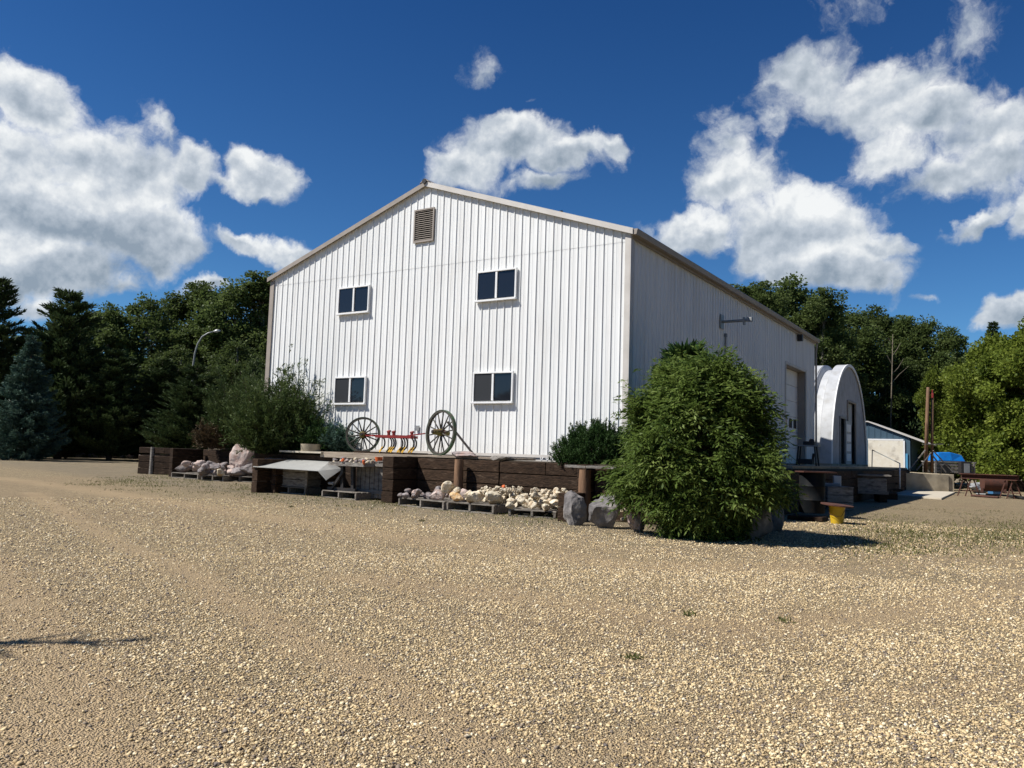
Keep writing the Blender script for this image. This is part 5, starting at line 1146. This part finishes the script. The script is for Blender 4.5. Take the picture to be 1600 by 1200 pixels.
b = MB(); b.box((p[0]-.05, p[1], 1.30), (.45, .3, .16)); b.tube([(p[0]+.15, p[1], 1.3), (p[0]+.2, p[1]-.1, 1.55)], .04, 8); b.build('motor', MT['black'], ws, bevel=.01)
# steps and railing at the quonset platform
r0, r1 = AD(1362, 745, 38), AD(1406, 764, 34.5); r0[2] = 1.17; 
rl = empty('stair_railing', (r0[0], r0[1], 1.17), 'thin white pipe railing sloping down from the platform before the blue shed', 'railing')
tA, tB = AD(1363, 703, 38), AD(1406, 724, 34.5)
b = MB(); b.tube([AD(1362, 748, 38), tA], .022, 8); b.build('rail_post', MT['oldpole'], rl, smooth=True); b = MB(); b.tube([AD(1406, 765, 34.5), tB], .026, 8); b.build('rail_post', MT['white'], rl, smooth=True)
b = MB(); b.tube([tA, tB], .022, 8); b.build('handrail', MT['oldpole'], rl, smooth=True)
sp_ = empty('stair', (3.0, 27, 0), 'dark timber stair beside the thin white railing', 'stair')
for k in range(4):
    a = np.array([AD(1378+k*6, 742, 37.5-k*.9)[0], AD(1378+k*6, 742, 37.5-k*.9)[1]]); b = MB(); b.box((a[0], a[1], .98-k*.25), (.5, 1.2, .06), rz=.3); b.box((a[0]-.2, a[1], .98-k*.25-.14), (.04, 1.1, .22), rz=.3); b.build('step', MT['tie'], sp_)
# low concrete wall with the fill behind it
P1, P2 = G(1385, 757), G(1491, 770.5); 
b = MB(); dv = (P2-P1)[:2]/np.linalg.norm((P2-P1)[:2]); nv = np.array([-dv[1], dv[0]]); nv = nv if nv@AF[:2] > 0 else -nv
b.beam((P1[0]+nv[0]*.12, P1[1]+nv[1]*.12, .46), (P2[0]+nv[0]*.12, P2[1]+nv[1]*.12, .46), .24, .92); E_ = P2[:2]+nv*9+dv*1.5
b.beam((P2[0]-dv[0]*.1+nv[0]*.25, P2[1]+nv[1]*.25, .455), (E_[0], E_[1], .455), .22, .91)
single('concrete_wall', b, MT['concrete'], 'low stained concrete wall below the two tall posts, right of the railing', 'wall', bevel=.01)
b = MB(); b.prism([(P1[0]+nv[0]*.2, P1[1]+nv[1]*.2), (P2[0]+nv[0]*.2-.05, P2[1]+nv[1]*.2), (E_[0], E_[1]), (E_[0]+6, E_[1]+25), (P1[0]-6, P1[1]+30), (2.3, 31.6)], 'z', .01, .88); tag(b.build('raised_ground', MT['gravel']), 'gravel fill behind the concrete wall', kind='structure')
# two tall posts with braces
tp = empty('tall_post_pair', AD(1450, 737, 41.3), 'pair of tall slim brown posts with slanting braces on the concrete wall', 'tall posts')
for (u, ub, vb, vt, m) in ((1450, 1446, 738, 605, 'postwood'), (1457, 1456, 738, 612, 'postwood')):
    b = MB(); b.tube([AD(ub, vb, 41.3), AD(u, vt, 41.3)], [.10, .075] if ub < 1450 else [.075, .055], 8); b.build('tall_post', MT[m], tp, smooth=True)
for q in (((1420, 735), (1446, 703)), ((1432, 735), (1455, 707)), ((1489, 738), (1458, 704)), ((1478, 738), (1456, 710))):
    b = MB(); b.beam(AD(*q[0], 41.2), AD(*q[1], 41.2), .05, .05); b.build('brace', MT['oldwood'], tp)
b = MB(); b.beam(AD(1441, 694, 41.1), AD(1474, 694, 41.1), .05, .04); b.build('cross_bar', MT['oldwood'], tp)
b = MB(); q = AD(1457, 618, 41.2); b.box((q[0], q[1], q[2]), (.1, .1, .26)); b.tube([q+np.array([0, 0, .15]), q+np.array([0, 0, .3])], .03, 8); b.build('red_pulley', MT['red'], tp, bevel=.02)
# trailer with a blue tarped load
def d3(u, v, t): return AD(u, v, t)
c0 = AD(1482, 735, 44.5); ang = math.atan2(AR[1], AR[0]); sc_m = 44.5/FPX
tl = empty('wooden_trailer', (c0[0], c0[1], .88), 'grey wooden trailer standing behind the concrete wall, under the blue tarp', 'trailer', None, ang); b = MB()
for k in range(3): b.box((0, -.6, .16+k*.19), (2.2, .05, .15), jit=.008); b.box((0, .6, .16+k*.19), (2.2, .05, .15))
b.build('side_boards', MT['oldwood'], tl, local=True); b = MB(); b.box((0, 0, .68), (2.35, 1.3, .06)); b.build('bed', MT['oldwood'], tl, local=True)
for s in (-1, 1):
    b = MB(); b.box((s*1.05, -.65, .36), (.1, .06, .7)); b.build('stake', MT['oldwood'], tl, local=True)
    b = MB(); b.tube([(s*.5, -.72, .28), (s*.5, -.60, .28)], [.27, .27], 18); b.build('wheel', MT['rubber'], tl, local=True)
V = [(-.78, -.5, 0), (.82, -.5, 0), (.82, .5, 0), (-.78, .5, 0), (-.70, -.36, .46), (.72, -.3, .36), (.72, .3, .36), (-.70, .36, .46), (0, -.40, .50), (0, .4, .5), (0, -.55, 0), (0, .55, 0)]
b = MB(); b.add(V, [(0, 10, 8, 4), (10, 1, 5, 8), (1, 2, 6, 5), (2, 11, 9, 6), (11, 3, 7, 9), (3, 0, 4, 7), (4, 8, 9, 7), (8, 5, 6, 9), (0, 3, 11, 2, 1, 10)])
o = b.build('blue_tarp', MT['bluetarp'], None, bevel=.04); q = AD(1478, 717, 44.5); o.location = (q[0], q[1], .88+.715); o.rotation_euler = (0, 0, ang+.1); tag(o, 'bright blue tarp stretched over a load on the wooden trailer', 'tarp')
b = MB(); q = AD(1507, 735, 43.8); b.box((q[0], q[1], 1.25), (.6, .4, .72), rz=ang); o = single('engine_block', b, MT['black'], 'black machine with a pale panel at the right end of the trailer', 'machine', bevel=.03)
b = MB(); b.box((0.02, -.205, .36), (.30, .02, .5)); pn = b.build('pale_panel', MT['grey'], o, local=True); pn.rotation_euler = (0, 0, ang)
# rusty beam bench and clutter
bb_ = empty('beam_bench', AD(1545, 778, 35)*np.array([1, 1, 0]), 'long rusty steel beam on trestles at the right edge of the yard', 'bench'); zb_ = .80
q0, q1 = AD(1502, 745, 36.5), AD(1592, 749, 34.3); q0[2] = q1[2] = .80
b = MB(); b.beam(q0, q1, .3, .03); b.beam(q0+np.array([0, 0, .20]), q1+np.array([0, 0, .20]), .3, .03); b.beam(q0+np.array([0, 0, .1]), q1+np.array([0, 0, .1]), .03, .17); b.build('steel_beam', MT['rust'], bb_)
for f in (.06, .2, .80, .92):
    c = q0*(1-f)+q1*f; b = MB()
    for s in (-1, 1): b.beam((c[0]+s*.28, c[1]+s*.1, 0), (c[0]+s*.05, c[1], .78), .05, .05, (0, 1, 0))
    b.beam((c[0]-.2, c[1], .25), (c[0]+.2, c[1], .25), .04, .04); b.build('trestle', MT['rust'], bb_)
c = AD(1556, 760, 37.5); b = MB(); n = 14; b.tube([(c[0]-.55, c[1]+.1, .60), (c[0]+.35, c[1]+.4, .60)], .40, 22); tk = single('rusty_tank', b, MT['rust'], 'rusty round tank lying behind the steel beam', 'tank', smooth='auto')
for s in (-.45, .45): b = MB(); b.box((s, s*.35, .06), (.12, .7, .22)); pc = b.build('tank_foot', MT['rust'], tk, local=True); pc.location = (0, 0, -.02)
p = G(1554, 773); tb = empty('plastic_tote', (p[0], p[1], 0), 'open blue plastic tote on the ground below the rusty beam', 'tote', None, ang+.2); w_, d_, h_ = .52, .38, .38; b = MB()
V = [(-w_/2*.85, -d_/2*.85, 0), (w_/2*.85, -d_/2*.85, 0), (w_/2*.85, d_/2*.85, 0), (-w_/2*.85, d_/2*.85, 0), (-w_/2, -d_/2, h_), (w_/2, -d_/2, h_), (w_/2, d_/2, h_), (-w_/2, d_/2, h_)]
b.add(V, [(0, 3, 2, 1), (0, 1, 5, 4), (1, 2, 6, 5), (2, 3, 7, 6), (3, 0, 4, 7)]); t_ = b.build('tote_shell', MT['bluetote'], tb, local=True); t_.modifiers.new('s', 'SOLIDIFY').thickness = .02
b = MB(); b.tube([(-w_/2-.01, -d_/2-.01, h_), (w_/2+.01, -d_/2-.01, h_), (w_/2+.01, d_/2+.01, h_), (-w_/2-.01, d_/2+.01, h_), (-w_/2-.01, -d_/2-.01, h_)], .018, 6); b.build('rim', MT['bluetote'], tb, local=True)
p = G(1530, 771); tag(obj('crumpled_tarp', rock_mesh('crumpled_tarp', 471, (1.4, .9, .62), MT['grey'], 4, .5, 4), (p[0], p[1]+.3, .3), (0, 0, .7)), 'crumpled grey tarp heap below the left half of the rusty beam', 'tarp')
for i, (u0, v0, u1, v1, r, mm, lb) in enumerate(((1518, 776, 1560, 779, .05, 'rust', 'rusty pipe on the ground under the beam'), (1525, 773, 1585, 776, .04, 'grey', 'grey pipe on the ground behind the rusty pipe'), (1575, 777, 1600, 781, .07, 'rubber', 'black pipe on the ground at the right edge'))):
    b = MB(); a, c = G(u0, v0), G(u1, v1); b.tube([a+np.array([0, 0, r]), c+np.array([0, 0, r])], r, 10); single('pipe', b, MT[mm], lb, 'pipe', smooth='auto')
b = MB(); c = G(1586, 768); b.box((c[0], c[1]+1.2, .3), (1.4, .9, .6), rz=.5); single('crate_block', b, MT['tie'], 'dark wooden block behind the right end of the beam', 'box', bevel=.02)
# street lamp in front of the left wood
lp = AD(301, HZ(301), 54); la = empty('street_lamp', (lp[0], lp[1], 0), 'curved grey street lamp rising in front of the dark left wood', 'street lamp')
pts = [(lp[0], lp[1], 0)]+[tuple(AD(u, v, 54)) for u, v in ((301, 600), (302, 570), (304.5, 552), (309, 537), (316, 526), (325, 520.5), (334, 518))]
b = MB(); b.tube(pts, [.10, .075, .07, .06, .055, .05, .045, .04], 8); b.build('pole', MT['oldpole'], la, smooth=True)
q = AD(334, 518, 54); q2 = AD(344, 516.5, 54); b = MB(); b.tube([q, q*.5+q2*.5, q2], [.06, .12, .05], 10); b.build('lamp_head', MT['sheet'], la, smooth=True)
